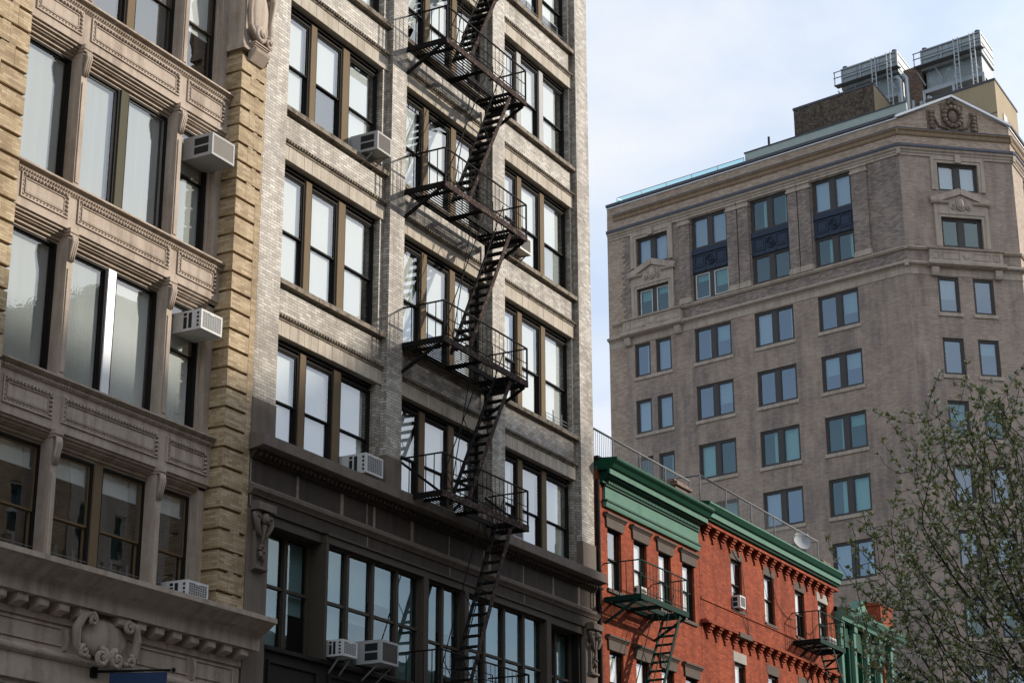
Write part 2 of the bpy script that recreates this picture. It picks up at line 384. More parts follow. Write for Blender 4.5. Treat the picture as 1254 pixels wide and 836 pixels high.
def sash_window(parent, F, u0, u1, z0, z1, dg, jamb=.14, fw=.05, mid=.48, frame='black_frame', glassm='glass', shade=None, extra=None, sashm=None, guard=False, meet=True, side=.05):
    """one window: frame with deep jambs; sash, panes and shade are its sub-parts. shade = [(z fraction from, to, material)]"""
    f = MB(); rects_frame(f, F, u0, u1, z0, z1, fw, dg - .03, dg + jamb)
    w = f.build('window', frame, parent)
    s = MB(); i0, i1, k0, k1 = u0 + fw, u1 - fw, z0 + fw, z1 - fw
    zm = k0 + (k1 - k0) * mid
    if meet:
        rects_frame(s, F, i0, i1, zm, k1, .035, dg, dg + .035)
        rects_frame(s, F, i0, i1, k0, zm + .03, .04, dg - .04, dg - .003)
    else: rects_frame(s, F, i0, i1, k0, k1, .03, dg - .01, dg + .025)
    s.build('sash', sashm or frame, w)
    g = MB()
    if meet:
        g.face([F(i0, dg + .015, zm), F(i1, dg + .015, zm), F(i1, dg + .015, k1), F(i0, dg + .015, k1)], F.n)
        g.face([F(i0, dg - .02, k0), F(i1, dg - .02, k0), F(i1, dg - .02, zm), F(i0, dg - .02, zm)], F.n)
    else: g.face([F(i0, dg + .005, k0), F(i1, dg + .005, k0), F(i1, dg + .005, k1), F(i0, dg + .005, k1)], F.n)
    g.build('pane', glassm, w)
    for (a, b, mt) in shade or []:
        b_ = MB(); dz = .055 + .02 * random.random()
        za, zb = k0 + (k1 - k0) * a, k0 + (k1 - k0) * b
        b_.box(F, i0 + .01, i1 - .01 - side * random.random(), dg - dz - .012, dg - dz, za, zb)
        if a > .05: b_.box(F, i0 + .01, i1 - .02, dg - dz - .02, dg - dz + .012, za - .02, za + .01)
        b_.build('blind', mt, w)
    if guard:
        q = MB(); zt = z0 + .06
        for h in (.08, .17, .26): q.bar(F(i0, dg + .09, zt + h), F(i1, dg + .09, zt + h), .012)
        for t in (.3, .7):
            for e in (-.02, .02): q.bar(F(i0 + (i1 - i0) * t + e, dg + .09, zt), F(i0 + (i1 - i0) * t + e, dg + .09, zt + .42), .012)
        q.build('guard_rail', 'rail_grey', w)
    return w

def air_conditioner(F, u0, u1, z0, z1, d0, d1, label, casing='white_metal', style='grid', grille='grille_grey', bracket=True):
    t = thing('air_conditioner', label, 'air conditioner', F((u0 + u1) / 2, (d0 + d1) / 2, z0), 'window air conditioners')
    b = MB(); b.bevbox(F, u0, u1, d0, d1, z0, z1, .02)
    h = z1 - z0; w = u1 - u0
    rim = .045
    rects_frame(b, F, u0 + .004, u1 - .004, z0 + .004, z1 - .004, rim, d1 - .01, d1 + .012)
    b.build('casing', casing, t)
    g = MB(); g.box(F, u0 + rim, u1 - rim, d1 - .015, d1 + .002, z0 + rim, z1 - rim)
    g.build('coil', grille, t)
    g = MB()
    if style == 'grid':
        for i in range(1, 8): g.bar(F(u0 + rim + (w - 2 * rim) * i / 8, d1 + .006, z0 + rim), F(u0 + rim + (w - 2 * rim) * i / 8, d1 + .006, z1 - rim), .007)
        for i in range(1, 7): g.bar(F(u0 + rim, d1 + .006, z0 + rim + (h - 2 * rim) * i / 7), F(u1 - rim, d1 + .006, z0 + rim + (h - 2 * rim) * i / 7), .007)
        g.box(F, (u0 + u1) / 2 - .07, (u0 + u1) / 2 + .07, d1, d1 + .016, z1 - rim - .02, z1 - rim + .004)
    else:
        k = int((h - 2 * rim) / .03)
        for i in range(k): g.bar(F(u0 + rim, d1 + .005, z0 + rim + (i + .5) * (h - 2 * rim) / k), F(u1 - rim, d1 + .005, z0 + rim + (i + .5) * (h - 2 * rim) / k), .006, .016)
    g.build('grille', 'grille_brown' if style == 'fine' else 'grille_slat' if style == 'louvre' else casing, t)
    L = d1 - d0
    for sd in (0, 1):
        v = MB(); us = (u0 - .004, u0 + .01) if sd == 0 else (u1 - .01, u1 + .004)
        if style == 'grid':
            v.box(F, *us, d0 + L * .38, d0 + L * .5, z0 + h * .12, z1 - h * .3); v.box(F, *us, d0 + L * .38, d0 + L * .5, z1 - h * .24, z1 - h * .1)
            v.box(F, *us, d0 + L * .56, d0 + L * .68, z0 + h * .12, z1 - h * .12)
            for i in range(4): v.box(F, *us, d1 - .09, d1 - .04, z0 + h * (.14 + .2 * i), z0 + h * (.26 + .2 * i))
        else:
            v.box(F, *us, d0 + L * .4, d1 - .08, z0 + h * .54, z1 - h * .14); v.box(F, *us, d0 + L * .4, d1 - .08, z0 + h * .14, z0 + h * .46)
        v.build('side_vent', 'vent_dark', t)
    if bracket:
        for uu in (u0 + .08, u1 - .08):
            k = MB(); k.bar(F(uu, d0 + .12, z0 - .34), F(uu, d1 - .12, z0 - .012), .035, .02); k.bar(F(uu, d0 + .1, z0 - .012), F(uu, d1 - .05, z0 - .012), .035, .018)
            k.bar(F(uu, d0 + .12, z0 - .36), F(uu, d0 + .12, z0 - .1), .03, .015)
            k.build('bracket', 'steel', t)
    return t
SUN_E, SKY_S, FILL_CLOUD, EXPO = 3.7, .105, 1.4, .25
# ================================================================== white brick loft building
def loft_building():
    t = thing('loft_building', 'tall white brick loft building with black stone lower front and iron fire escape', 'building', (37, FY, 0))
    TOP = 34.3
    piers = [(29.35, 30.13), (34.26, 34.89), (39.04, 39.67), (43.80, 44.55)]
    bays = [(30.13, 34.26, 30.26, 34.08, [(31.33, 31.55), (32.60, 32.87)]),
            (34.89, 39.04, 35.02, 38.91, [(36.13, 36.36), (37.43, 37.68)]),
            (39.67, 43.80, 39.80, 43.66, [(40.85, 41.09), (42.13, 42.37)])]
    rows = [(12.36, 14.79), (16.0, 18.76), (19.97, 22.59), (23.82, 26.28), (27.5, 29.9), (31.1, 33.4)]
    strings = [15.12, 19.09, 22.92, 26.61, 30.2, 33.7]
    b = MB(); b.box(W, 29.5, 44.4, -14, -3, 0, TOP - .1); 
    for (s0, h0), (s1, h1) in zip(rows, rows[1:]): b.box(W, 29.5, 44.4, -3.01, -.53, h0 + .12, s1 - .12)
    b.box(W, 29.5, 44.4, -3.01, -.53, 10.9, 12.2); b.box(W, 29.5, 44.4, -3.01, -.53, rows[-1][1] + .1, TOP - .11)
    b.build('interior', 'interior', t)
    b = MB()
    for u in (29.36, 44.34): b.box(W, u, u + .2, -14, -.52, 0, TOP)
    b.build('side_wall', 'old_brick', t)
    b = MB(); b.box(W, 29.35, 44.55, -14, .05, TOP, TOP + .3); b.build('coping', 'dirty_trim', t)
    for a, c in piers:
        b = MB(); b.box(W, a, c, -.5, 0, 12.3, TOP); pr = b.build('brick_pier', 'white_brick', t)
        b = MB(); b.bevbox(W, a - .012, c + .012, -.3, .03, 12.3, 13.16, .015)
        b.build('pier_base', 'brownstone', pr)
    def shade(bi, ri, wi):
        r = random.random()
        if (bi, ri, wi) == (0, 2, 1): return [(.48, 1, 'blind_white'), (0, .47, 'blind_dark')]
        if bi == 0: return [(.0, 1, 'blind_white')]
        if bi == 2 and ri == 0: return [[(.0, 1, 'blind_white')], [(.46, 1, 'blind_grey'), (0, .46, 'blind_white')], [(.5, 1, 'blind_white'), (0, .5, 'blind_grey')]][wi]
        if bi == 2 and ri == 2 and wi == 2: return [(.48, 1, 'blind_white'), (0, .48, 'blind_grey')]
        if bi == 2 and ri == 3: return [(.0, 1, 'curtain')]
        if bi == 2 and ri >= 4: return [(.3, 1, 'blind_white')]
        if bi == 1: return [(0 if r < .7 else .3, 1, 'curtain' if r < .35 else 'blind_white')]
        return [(.0 if r < .6 else .12, 1, 'blind_white' if r < .8 else 'curtain')]
    for bi, (b0, b1, h0, h1, mul) in enumerate(bays):
        hs = [(h0, h1, s, e) for s, e in rows]
        b = MB(); b.wall(W, b0, b1, 12.3, TOP, -.16, hs, -.52, edges=False); b.build('bay_wall', 'white_brick', t)
        for ri, (s, e) in enumerate(rows):
            if ri > 4: continue
            S = strings[ri]
            b = MB(); u = b0 + .004
            while u < b1 - .06:
                w = min(random.uniform(.24, .34), b1 - .004 - u); b.bevbox(W, u, u + w - .005, -.44, -.128 + random.uniform(-.003, .003), e - .004, S - .005, .004); u += w
            b.build('lintel', 'trim_stone', t)
            b = MB(); b.prism(W, [(-.17, S), (-.11, S), (-.10, S + .03), (-.12, S + .035), (-.08, S + .06), (-.08, S + .13), (-.14, S + .165), (-.17, S + .165)], b0 + .003, b1 - .003)
            beads(b, W, b0 + .02, b1 - .02, -.075, S + .085, .034, .1)
            b.build('string_course', 'dirty_trim', t)
            if ri:
                b = MB(); u = b0 + .003
                while u < b1 - .1:
                    w = min(random.uniform(.45, .8), b1 - .003 - u); j = random.uniform(-.006, .006)
                    b.prism(W, [(-.5, s - .12), (-.03 + j, s - .12), (-.02 + j, s - .02), (-.30, s + .02), (-.5, s + .02)], u, u + w - .004); u += w
                b.build('window_sill', 'dirty_trim', t)
            edges = [h0] + [x for m in mul for x in m] + [h1]
            for k, m in enumerate(mul):
                b = MB(); b.bevbox(W, m[0], m[1], -.40, -.285, s + .02, e - .09, .008)
                b.build('mullion', 'bronze' if (bi, ri) not in ((2, 3),) else 'grey_metal', t)
            b = MB(); b.box(W, h0, h1, -.47, -.30, e - .10, e - .006); b.box(W, h0, h1, -.47, -.36, e - .16, e - .10); b.build('window_head', 'black_frame', t)
            for wi in range(3):
                sash_window(t, W, edges[2 * wi] + .003, edges[2 * wi + 1] - .003, s + .022, e - .162, -.375, jamb=.06, fw=.05, mid=.47,
                            shade=shade(bi, ri, wi), side=(.05, .1, .26)[wi], guard=(bi == 2 and ((ri == 4 and wi > 0) or (ri == 1 and wi == 2))))
    # cornice over the black lower front
    b = MB(); b.prism(W, [(-.3, 12.06), (.06, 12.06), (.30, 12.10), (.36, 12.12), (.36, 12.34), (.02, 12.40), (-.3, 12.40)], 29.3, 44.5)
    c = b.build('cornice', 'brownstone', t)
    b = MB(); b.prism(W, [(-.3, 11.9), (.03, 11.9), (.05, 11.93), (.17, 12.04), (.17, 12.058), (-.3, 12.058)], 29.37, 44.5)
    beads(b, W, 29.42, 44.48, .15, 11.985, .06, .155)
    b.build('egg_and_dart', 'soot_stone', c)
    b = MB(); b.box(W, 29.36, 44.54, -.3, 0, 11.36, 11.898); b.box(W, 29.36, 44.54, -.3, .03, 10.9, 11.17); b.cur = 1
    for k, u in enumerate((29.37, 30.95, 32.55, 33.55, 33.82, 35.35, 37.0, 38.6, 38.85, 40.55, 42.1, 43.5, 44.45)):
        w = .05 + .035 * (k % 3); b.box(W, u, u + w, -.01, .004, 11.40, 11.89)
        if k % 3 == 0: b.box(W, u, u + w * .8, .02, .034, 10.92, 11.16)
    fr = b.build('frieze', ['soot_stone', 'streak'], t)
    b = MB(); b.prism(W, [(-.3, 11.172), (.06, 11.172), (.075, 11.2), (.14, 11.27), (.15, 11.34), (.06, 11.36), (.02, 11.42), (-.3, 11.42)], 29.35, 44.55); b.build('moulding', 'brownstone', t)
    # end piers of the lower front, with carved brackets
    for a, c in ((29.35, 30.05), (43.86, 44.55)):
        b = MB(); b.box(W, a, c, -.5, .02, 0, 10.898); p = b.build('end_pier', 'brownstone', t)
        m = (a + c) / 2; b = MB()
        b.bevbox(W, m - .17, m + .17, .02, .06, 9.72, 10.45, .015); rects_frame(b, W, m - .17, m + .17, 9.72, 10.45, .05, .055, .09)
        b.prism(W, [(.02, 9.66), (.14, 9.70), (.14, 9.75), (.02, 9.8)], m - .2, m + .2)
        b.prism(W, [(.02, 10.85), (.24, 10.85), (.24, 11.0), (.18, 11.03), (.02, 11.03)], m - .28, m + .28)
        for s_ in (-1, 1):
            b.scroll(W, m + s_ * .2, .12, 10.72, .12, 1.3, pi / 2, s_, .05, .06)
            b.tube([W(m + s_ * .25, .1, 10.8), W(m + s_ * .24, .16, 10.6), W(m + s_ * .15, .14, 10.42), W(m + s_ * .06, .12, 10.34)], [.05, .06, .05, .03], 6)
        b.ball(W, m, .17, 10.70, .1, .1, .12); b.ball(W, m, .25, 10.66, .03, .05, .04)
        b.tube([W(m, .16, 10.58), W(m, .13, 10.3), W(m, .11, 10.0)], [.045, .035, .02], 6)
        for i in range(6): b.ball(W, m + .05 * cos(i * 2.1), .11 + .02 * (i % 2), 9.93 + .045 * i, .05, .05, .045)
        b.build('carved_bracket', 'brownstone', p)
    # loft windows of the lower front
    b = MB(); b.box(W, 30.05, 43.86, -.6, -.02, 0, 8.22)
    for a, c in ((30.2, 31.9), (32.3, 35.7), (36.2, 37.7), (38.2, 41.4), (42.1, 43.6)): rects_frame(b, W, a, c, 6.6, 8.05, .06, -.03, .02)
    b.box(W, 30.05, 43.86, -.35, .05, 8.22, 8.30); b.build('apron_panel', 'black_frame', t)
    b = MB(); b.box(W, 31.97, 41.86, -.2, .09, 10.70, 10.90); b.box(W, 31.97, 41.86, -.2, .13, 10.86, 10.905)
    for a, c in ((31.975, 32.06), (35.82, 36.02), (37.62, 37.80), (41.62, 41.86)): b.box(W, a, c, -.42, .085, 8.3, 10.698)
    b.box(W, 30.05, 31.97, -.5, -.02, 10.70, 10.897); b.box(W, 41.86, 43.86, -.5, -.02, 10.70, 10.897)
    b.build('storefront_frame', 'dull_bronze', t)
    def lights(ls, zt, z1, dg, z0=8.302, shades=None):
        for k, (a, c) in enumerate(ls):
            f = MB(); fw = .045
            rects_frame(f, W, a, c, z0, z1, fw, dg - .03, dg + .08); f.box(W, a + fw, c - fw, dg - .03, dg + .05, zt - .04, zt + .02)
            w = f.build('window', 'dull_bronze', t)
            for q0, q1 in ((z0 + fw, zt - .04), (zt + .02, z1 - fw)):
                g = MB(); g.face([W(a + fw, dg, q0), W(c - fw, dg, q0), W(c - fw, dg, q1), W(a + fw, dg, q1)], W.n); g.build('pane', 'store_glass', w)
            sh = (shades or ['blind_white'])[k % len(shades or [1])]
            if sh:
                g = MB(); lo = zt + .05 + random.uniform(-.7, .5) if k % 3 else z0 + .1
                g.box(W, a + .05, c - .05, dg - .11, dg - .095, lo, z1 - .05); g.box(W, a + .05, c - .05, dg - .12, dg - .085, lo - .03, lo + .002); g.build('blind', sh, w)
    lights([(30.07, 31.10), (31.12, 31.96)], 9.6, 10.70, -.38, shades=['blind_white', 'blind_white'])
    lights([(32.06, 32.94), (32.945, 33.91), (33.915, 34.88), (34.885, 35.82)], 9.53, 10.70, -.10, shades=['blind_white', 'blind_white', 'curtain', 'blind_grey'])
    lights([(36.02, 36.80), (36.805, 37.62)], 9.36, 10.70, -.10, shades=['blind_grey', 'blind_white'])
    lights([(37.80, 38.72), (38.725, 39.66), (39.665, 40.63), (40.635, 41.62)], 9.45, 10.70, -.10, shades=['blind_grey', 'blind_white', 'blind_grey', 'curtain'])
    lights([(42.02, 42.82), (42.825, 43.7)], 9.5, 10.70, -.38, shades=['curtain', 'blind_grey'])
    b = MB(); b.box(W, 43.7, 43.86, -.42, -.1, 8.3, 10.7); b.box(W, 41.86, 42.02, -.42, -.1, 8.3, 10.7); b.build('corner_post', 'black_frame', t)
    return t
loft_building()

# ================================================================== limestone building with tan quoins
def limestone_building():
    t = thing('limestone_building', 'limestone fronted building with tan brick quoins and a bracketed cornice', 'building', (25.4, FY, 0))
    U0, U1 = 22.42, 28.5; SP = -.30; TOP = 27.4
    sills = [8.75, 12.11, 15.74, 19.48, 23.2, 26.9]
    heads = [11.15, 14.92, 18.62, 22.35, 26.05]
    b = MB(); b.box(W, 21.6, 29.2, -14, -3, 0, TOP)
    for i in range(1, 5): b.box(W, 21.6, 29.2, -3.01, -.72, heads[i - 1] + .05, sills[i] - .05)
    b.box(W, 21.6, 29.2, -3.01, -.72, 6.7, 8.5); b.box(W, 21.6, 29.2, -3.01, -.72, 26.1, TOP - .02); b.build('interior', 'interior', t)
    b = MB()
    for u in (21.52, 29.14): b.box(W, u, u + .2, -14, -.3, 0, TOP)
    b.build('side_wall', 'old_brick', t)
    # quoined brick piers
    for side, (a, c) in enumerate(((21.5, 22.42), (28.5, 29.345))):
        b = MB(); b.box(W, a + .06, c - .06, -.74, -.065, 0, TOP)
        z = 8.3; k = 0; P = .405
        top = 20.52 if side else TOP
        inner = (lambda x, y: (a + x, a + y)) if side else (lambda x, y: (c - y, c - x))
        while z < top - .1:
            e = min(z + P - .055, top)
            narrow = z < 10.2 or z > 16.9
            ws = [.34, .5][k % 2] if narrow else .66
            w = c - a
            x0, x1 = inner(0, ws); b.bevbox(W, x0, x1, -.75, 0, z, e, .008)
            x0, x1 = inner(ws, w)
            if narrow:
                x2, x3 = inner(ws, w - .22); b.box(W, x2, x3, -.7, -.001, z - .027, e + .027) if k % 2 else b.box(W, x2, x3, -.7, -.001, z, e + .055)
                x4, x5 = inner(w - .22, w - .05); b.box(W, x4, x5, -.7, -.001, z, e)
                x6, x7 = inner(w - .05, w); b.box(W, x6, x7, -.7, -.001, z - .001, e + .056)
            else: b.box(W, x0, x1, -.7, -.001, z - .001, e + .056)
            # sides of the blocks seen in the opening
            z += P; k += 1
        b.build('quoin_pier', 'tan_brick', t)
        if side:
            b = MB(); b.bevbox(W, a - .006, c, -.76, .01, 20.66, TOP + .01, .01); b.prism(W, [(-.75, 20.53), (.06, 20.53), (.06, 20.58), (.03, 20.66), (-.75, 20.66)], a - .03, c); p = b.build('stone_pier', 'limestone', t)
            m = 28.93; b = MB(); WS = Frame((0, FY, .92), (1, 0, 0), (0, -1, 0))   # carved shield hanging on the pier
            b.ball(WS, m, .03, 20.55, .33, .13, .66, 14, 10)
            for s_ in (-1, 1):
                b.tube([WS(m + s_ * .24, .08, 21.3), WS(m + s_ * .39, .13, 21.0), WS(m + s_ * .35, .1, 20.5), WS(m + s_ * .36, .12, 20.15), WS(m + s_ * .18, .14, 19.92)], [.08, .09, .05, .06, .08], 7)
                b.scroll(WS, m + s_ * .26, .14, 21.2, .15, 1.4, 0 if s_ > 0 else pi, s_, .05, .08)
            b.scroll(WS, m - .07, .16, 20.0, .17, 1.5, pi / 2, 1, .07, .08); b.scroll(WS, m + .2, .16, 19.94, .14, 1.3, pi / 2, -1, .06, .06)
            b.tube([WS(m - .36, .16, 21.33), WS(m - .15, .26, 21.46), WS(m + .15, .26, 21.46), WS(m + .36, .16, 21.33)], [.09, .14, .14, .09], 7)
            for i in range(5): b.box(WS, m - .26 + .015 * i, m + .26 - .015 * i, 0, .2 - .026 * i, 19.78 - .035 * i, 19.81 - .035 * i)
            b.prism(WS, [(0, 19.4), (.05, 19.4), (.2, 19.6), (.22, 19.66), (0, 19.66)], m - .24, m + .24)
            b.build('carved_shield', 'limestone', p)
    # spandrels, sill bands, panels
    pil = [(24.10, 24.26), (26.93, 27.09)]
    pan = [(22.79, 24.03), (24.27, 26.91), (27.15, 28.38)]
    for i, s in enumerate(sills[1:], 1):
        h = heads[i - 1]
        b = MB(); b.box(W, U0, U1, -.72, SP, h, s - .10)
        for (a, c) in pan: b.box(W, a + .14, c - .14, SP - .01, SP + .012, h + .30, h + .50)
        sp = b.build('spandrel', 'limestone', t)
        b = MB()
        for (a, c) in pan:
            rects_frame(b, W, a, c, h + .17, h + .66, .03, SP - .01, SP + .03); rects_frame(b, W, a + .11, c - .11, h + .27, h + .56, .018, SP - .01, SP + .02)
            beads(b, W, a + .05, c - .05, SP + .025, h + .60, .036, .085); beads(b, W, a + .05, c - .05, SP + .012, h + .235, .018, .085)
            n = 5
            for q in range(n): b.ball(W, c - .07, SP + .025, h + .24 + q * .082, .036, .036, .03, 6, 4); b.ball(W, a + .06, SP + .015, h + .24 + q * .082, .02, .02, .025, 6, 4)
        b.build('panel_moulding', 'limestone', sp)
        b = MB(); b.prism(W, [(-.9, s - .1), (SP + .02, s - .1), (SP + .05, s - .09), (SP + .09, s - .05), (SP + .14, s - .045), (SP + .14, s - .01), (SP + .05, s + .01), (-.9, s + .02)], U0 - .0, U1 - .003)
        b.prism(W, [(-.4, s - .19), (SP + .015, s - .19), (SP + .035, s - .17), (SP + .06, s - .105), (SP + .02, s - .1005), (-.4, s - .1005)], U0, U1 - .003)
        beads(b, W, U0 + .02, U1 - .03, SP + .05, s - .14, .026, .068)
        b.build('sill_band', 'limestone', t)
        b = MB(); z = h   # stepped mouldings at the window heads
        for k, (d, dz) in enumerate(((-.345, .05), (-.40, .05), (-.44, .03), (-.50, .06), (-.56, .05))):
            b.box(W, U0 + .002, U1 - .002, -.72, d, z - dz, z - .0005); z -= dz
        b.build('head_moulding', 'limestone', t)
    for i in range(5):
        s, h = sills[i], heads[i]; z0 = s + .02; z1 = h - .24
        for (a, c) in pil:
            b = MB(); b.box(W, a, c, -.72, SP, z0, h - .001); b.box(W, a + .03, c - .03, SP - .01, SP + .022, z0 + .1, h - .75)
            b.box(W, a - .035, c + .035, -.6, SP + .07, h - .07, h + .02); b.box(W, a - .02, c + .02, -.6, SP + .05, h - .12, h - .07)
            p = b.build('pilaster', 'limestone', t)
            b = MB()
            for q in (0, .33, .66): b.tube([W(a + .03 + q * .15, SP + .07, h - .13), W(a + .03 + q * .15, SP + .09, h - .25), W(a + .03 + q * .15, SP + .05, h - .45), W(a + .03 + q * .15, SP + .02, h - .6)], [.028, .032, .024, .02], 6)
            b.build('console', 'limestone', p)
        b = MB(); b.box(W, 28.30, 28.5, -.72, -.40, z0, z1 + .2); b.box(W, 28.24, 28.30, -.72, -.52, z0, z1 + .2); b.build('jamb_pilaster', 'limestone', t)
        ups = dict(frame='black_frame', fw=.05, jamb=.12)
        DG = -.63
        low = i in (0, 3, 4)
        spans = [(22.45, 24.1, 'L'), (24.26, 25.49, 'C'), (25.71, 26.93, 'C'), (27.09, 28.24, 'R')]
        b = MB(); b.bevbox(W, 25.49, 25.71, -.70, -.53, z0, z1, .006); b.build('mullion', 'alu' if i == 1 else 'olive_mullion' if i == 2 else 'bronze', t)
        for k, (a, c, g) in enumerate(spans):
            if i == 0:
                sash_window(t, W, a + .003, c - .003, z0, z1, DG, mid=.44, glassm='glass', frame='black_frame', sashm='bronze', jamb=.07, shade=[(.82, 1, 'blind_white')], guard=True)  # white strip at the head stands in for the sky's reflection, no real blind
            elif i == 1:
                sash_window(t, W, a + .003, c - .003, z0, z1, DG, jamb=.07, mid=.62 if g == 'R' else .5, meet=(g == 'R'), glassm='film_glass' if k in (0, 1) else 'glass', shade=[(.0, 1, 'blind_grey' if k in (0, 1) else 'blind_white')] if g != 'R' else [(.0, .9, 'curtain')])
            elif i == 2:
                sash_window(t, W, a + .003, c - .003, z0, z1, DG, jamb=.07, mid=.62 if g == 'R' else .5, meet=(g == 'R'), glassm='film_glass', sashm='grey_frame' if g == 'C' else None, shade=[(.0, 1, 'blind_grey')])
            else:
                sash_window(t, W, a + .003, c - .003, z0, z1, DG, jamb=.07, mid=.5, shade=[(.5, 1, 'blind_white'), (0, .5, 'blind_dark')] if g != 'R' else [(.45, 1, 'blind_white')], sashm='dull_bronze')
    # bracketed cornice at the foot
    b = MB()
    b.prism(W, [(-.7, 8.06), (.30, 8.06), (.30, 8.30), (.33, 8.33), (.36, 8.36), (.40, 8.37), (.47, 8.40), (.62, 8.52), (.66, 8.54), (.70, 8.55), (.70, 8.64), (.40, 8.70), (-.7, 8.76)], 21.3, 29.38)
    b.plate(Frame((29.38, FY, 0), (0, -1, 0), (1, 0, 0)), [(-.0, 8.06), (.30, 8.06), (.30, 8.30), (.47, 8.40), (.62, 8.52), (.70, 8.55), (.70, 8.64), (.4, 8.68), (0, 8.70)], 0, .14)
    c = b.build('cornice', 'limestone', t)
    u = 22.0
    while u < 29.2:
        if not 24.95 < u < 25.45:
            b = MB(); b.prism(W, [(0, 7.86), (.08, 7.86), (.14, 7.9), (.20, 7.90), (.25, 7.93), (.25, 8.055), (0, 8.055)], u, u + .24); b.build('modillion', 'limestone', c)
        u += .50
    b = MB(); b.box(W, 21.5, 29.3, -.6, 0, 6.9, 8.06); b.box(W, 21.5, 29.3, -.6, .04, 7.75, 7.86)
    b.prism(W, [(0, 7.14), (.03, 7.14), (.08, 7.2), (.08, 7.24), (.03, 7.26), (0, 7.3)], 21.5, 29.3); beads(b, W, 21.55, 29.25, .06, 7.185, .026, .07)
    for a, c_ in ((21.9, 24.35), (26.3, 27.75), (27.95, 29.1)): rects_frame(b, W, a, c_, 7.38, 7.70, .03, -.01, .025)
    for a in (24.4, 27.85): b.prism(W, [(0, 7.3), (.06, 7.32), (.09, 7.5), (.06, 7.68), (0, 7.72)], a, a + .06)
    b.box(W, 21.5, 29.3, -.6, .02, 6.72, 6.95)
    f = b.build('frieze', 'limestone', t)
    b = MB(); m = 25.28; W_ = W; WT = Frame((0, FY, .13), (1, 0, 0), (0, -1, 0))   # blank scrolled tablet
    b.ball(WT, m, .10, 7.52, .62, .12, .34, 18, 10)
    for s_ in (-1, 1):
        b.tube([WT(m + s_ * .50, .24, 7.86), WT(m + s_ * .68, .24, 7.80), WT(m + s_ * .78, .2, 7.58), WT(m + s_ * .74, .18, 7.32), WT(m + s_ * .62, .2, 7.15), WT(m + s_ * .45, .22, 7.12)], [.05, .08, .085, .07, .06, .05], 8)
        b.scroll(WT, m + s_ * .48, .26, 7.76, .11, 1.3, pi / 2, s_, .05, .05)
        b.scroll(WT, m + s_ * .60, .22, 7.2, .11, 1.3, pi / 2, -s_, .045, .05)
        b.scroll(WT, m + s_ * .2, .24, 7.16, .16, 1.5, pi / 2, s_, .065, .06)
    b.tube([WT(m, .2, 7.34), WT(m, .26, 7.2), WT(m, .2, 7.02)], [.03, .07, .04], 6)
    b.build('scrolled_tablet', 'limestone', f)
    b = MB(); b.box(W, 21.5, 29.3, -.6, .0, 0, 3.6)
    for a, c_ in ((21.5, 22.5), (24.75, 25.05), (28.5, 29.3)): b.box(W, a, c_, -.6, .02, 3.6, 6.72)
    for a, c_ in ((22.5, 24.75), (25.05, 28.5)): rects_frame(b, W, a, c_, 3.6, 6.72, .1, -.3, -.05)
    b.build('lower_wall', 'limestone', t)
    for a, c_ in ((22.6, 24.65), (25.15, 26.75), (26.8, 28.4)):
        sash_window(t, W, a, c_, 3.7, 6.62, -.28, jamb=.15, glassm='store_glass', mid=.6)
limestone_building()

# ------------------------------------------------------------------ flag on its pole
def flag():
    p0 = W(25.2, .0, 7.08)
    t = thing('flag', 'blue flag hanging from a dark pole below the scrolled tablet', 'flag', tuple(p0))
    p1 = W(25.62, 1.35, 7.06)
    b = MB(); b.tube([p0, p1], [.024, .02], 8); b.ball(W, 25.635, 1.4, 7.06, .04, .04, .04); b.box(W, 25.13, 25.27, 0, .05, 6.98, 7.16); b.build('pole', 'iron', t)
    b = MB(); n, k = 14, 8; vs = []
    for i in range(n + 1):
        for j in range(k + 1):
            s = .22 + .74 * i / n; q = Vector(p0).lerp(p1, s); drop = j / k * 1.35
            q = q + Vector((.05 * sin(5 * s * 3 + j * .3) * (j / k) + (-.12) * (j / k) * (s - .5), 0, -drop - .03))
            vs.append(q)
    b.mesh(vs, [(i * (k + 1) + j, (i + 1) * (k + 1) + j, (i + 1) * (k + 1) + j + 1, i * (k + 1) + j + 1) for i in range(n) for j in range(k)], True)
    c = b.build('cloth', 'flag_blue', t)
    b = MB(); pts = []
    for i in range(25):
        a = 2 * pi * i / 24; s = .6 + .17 * cos(a); j = (.42 + .27 * sin(a))
        q = Vector(p0).lerp(p1, s) + Vector((.05 * sin(15 * s + j * 8 * .3) * j - .12 * j * (s - .5) - .012, 0, -j * 1.35 - .03)); pts.append(q)
    b.tube(pts, .012, 5); b.build('ring_emblem', 'flag_pale', c)
flag()

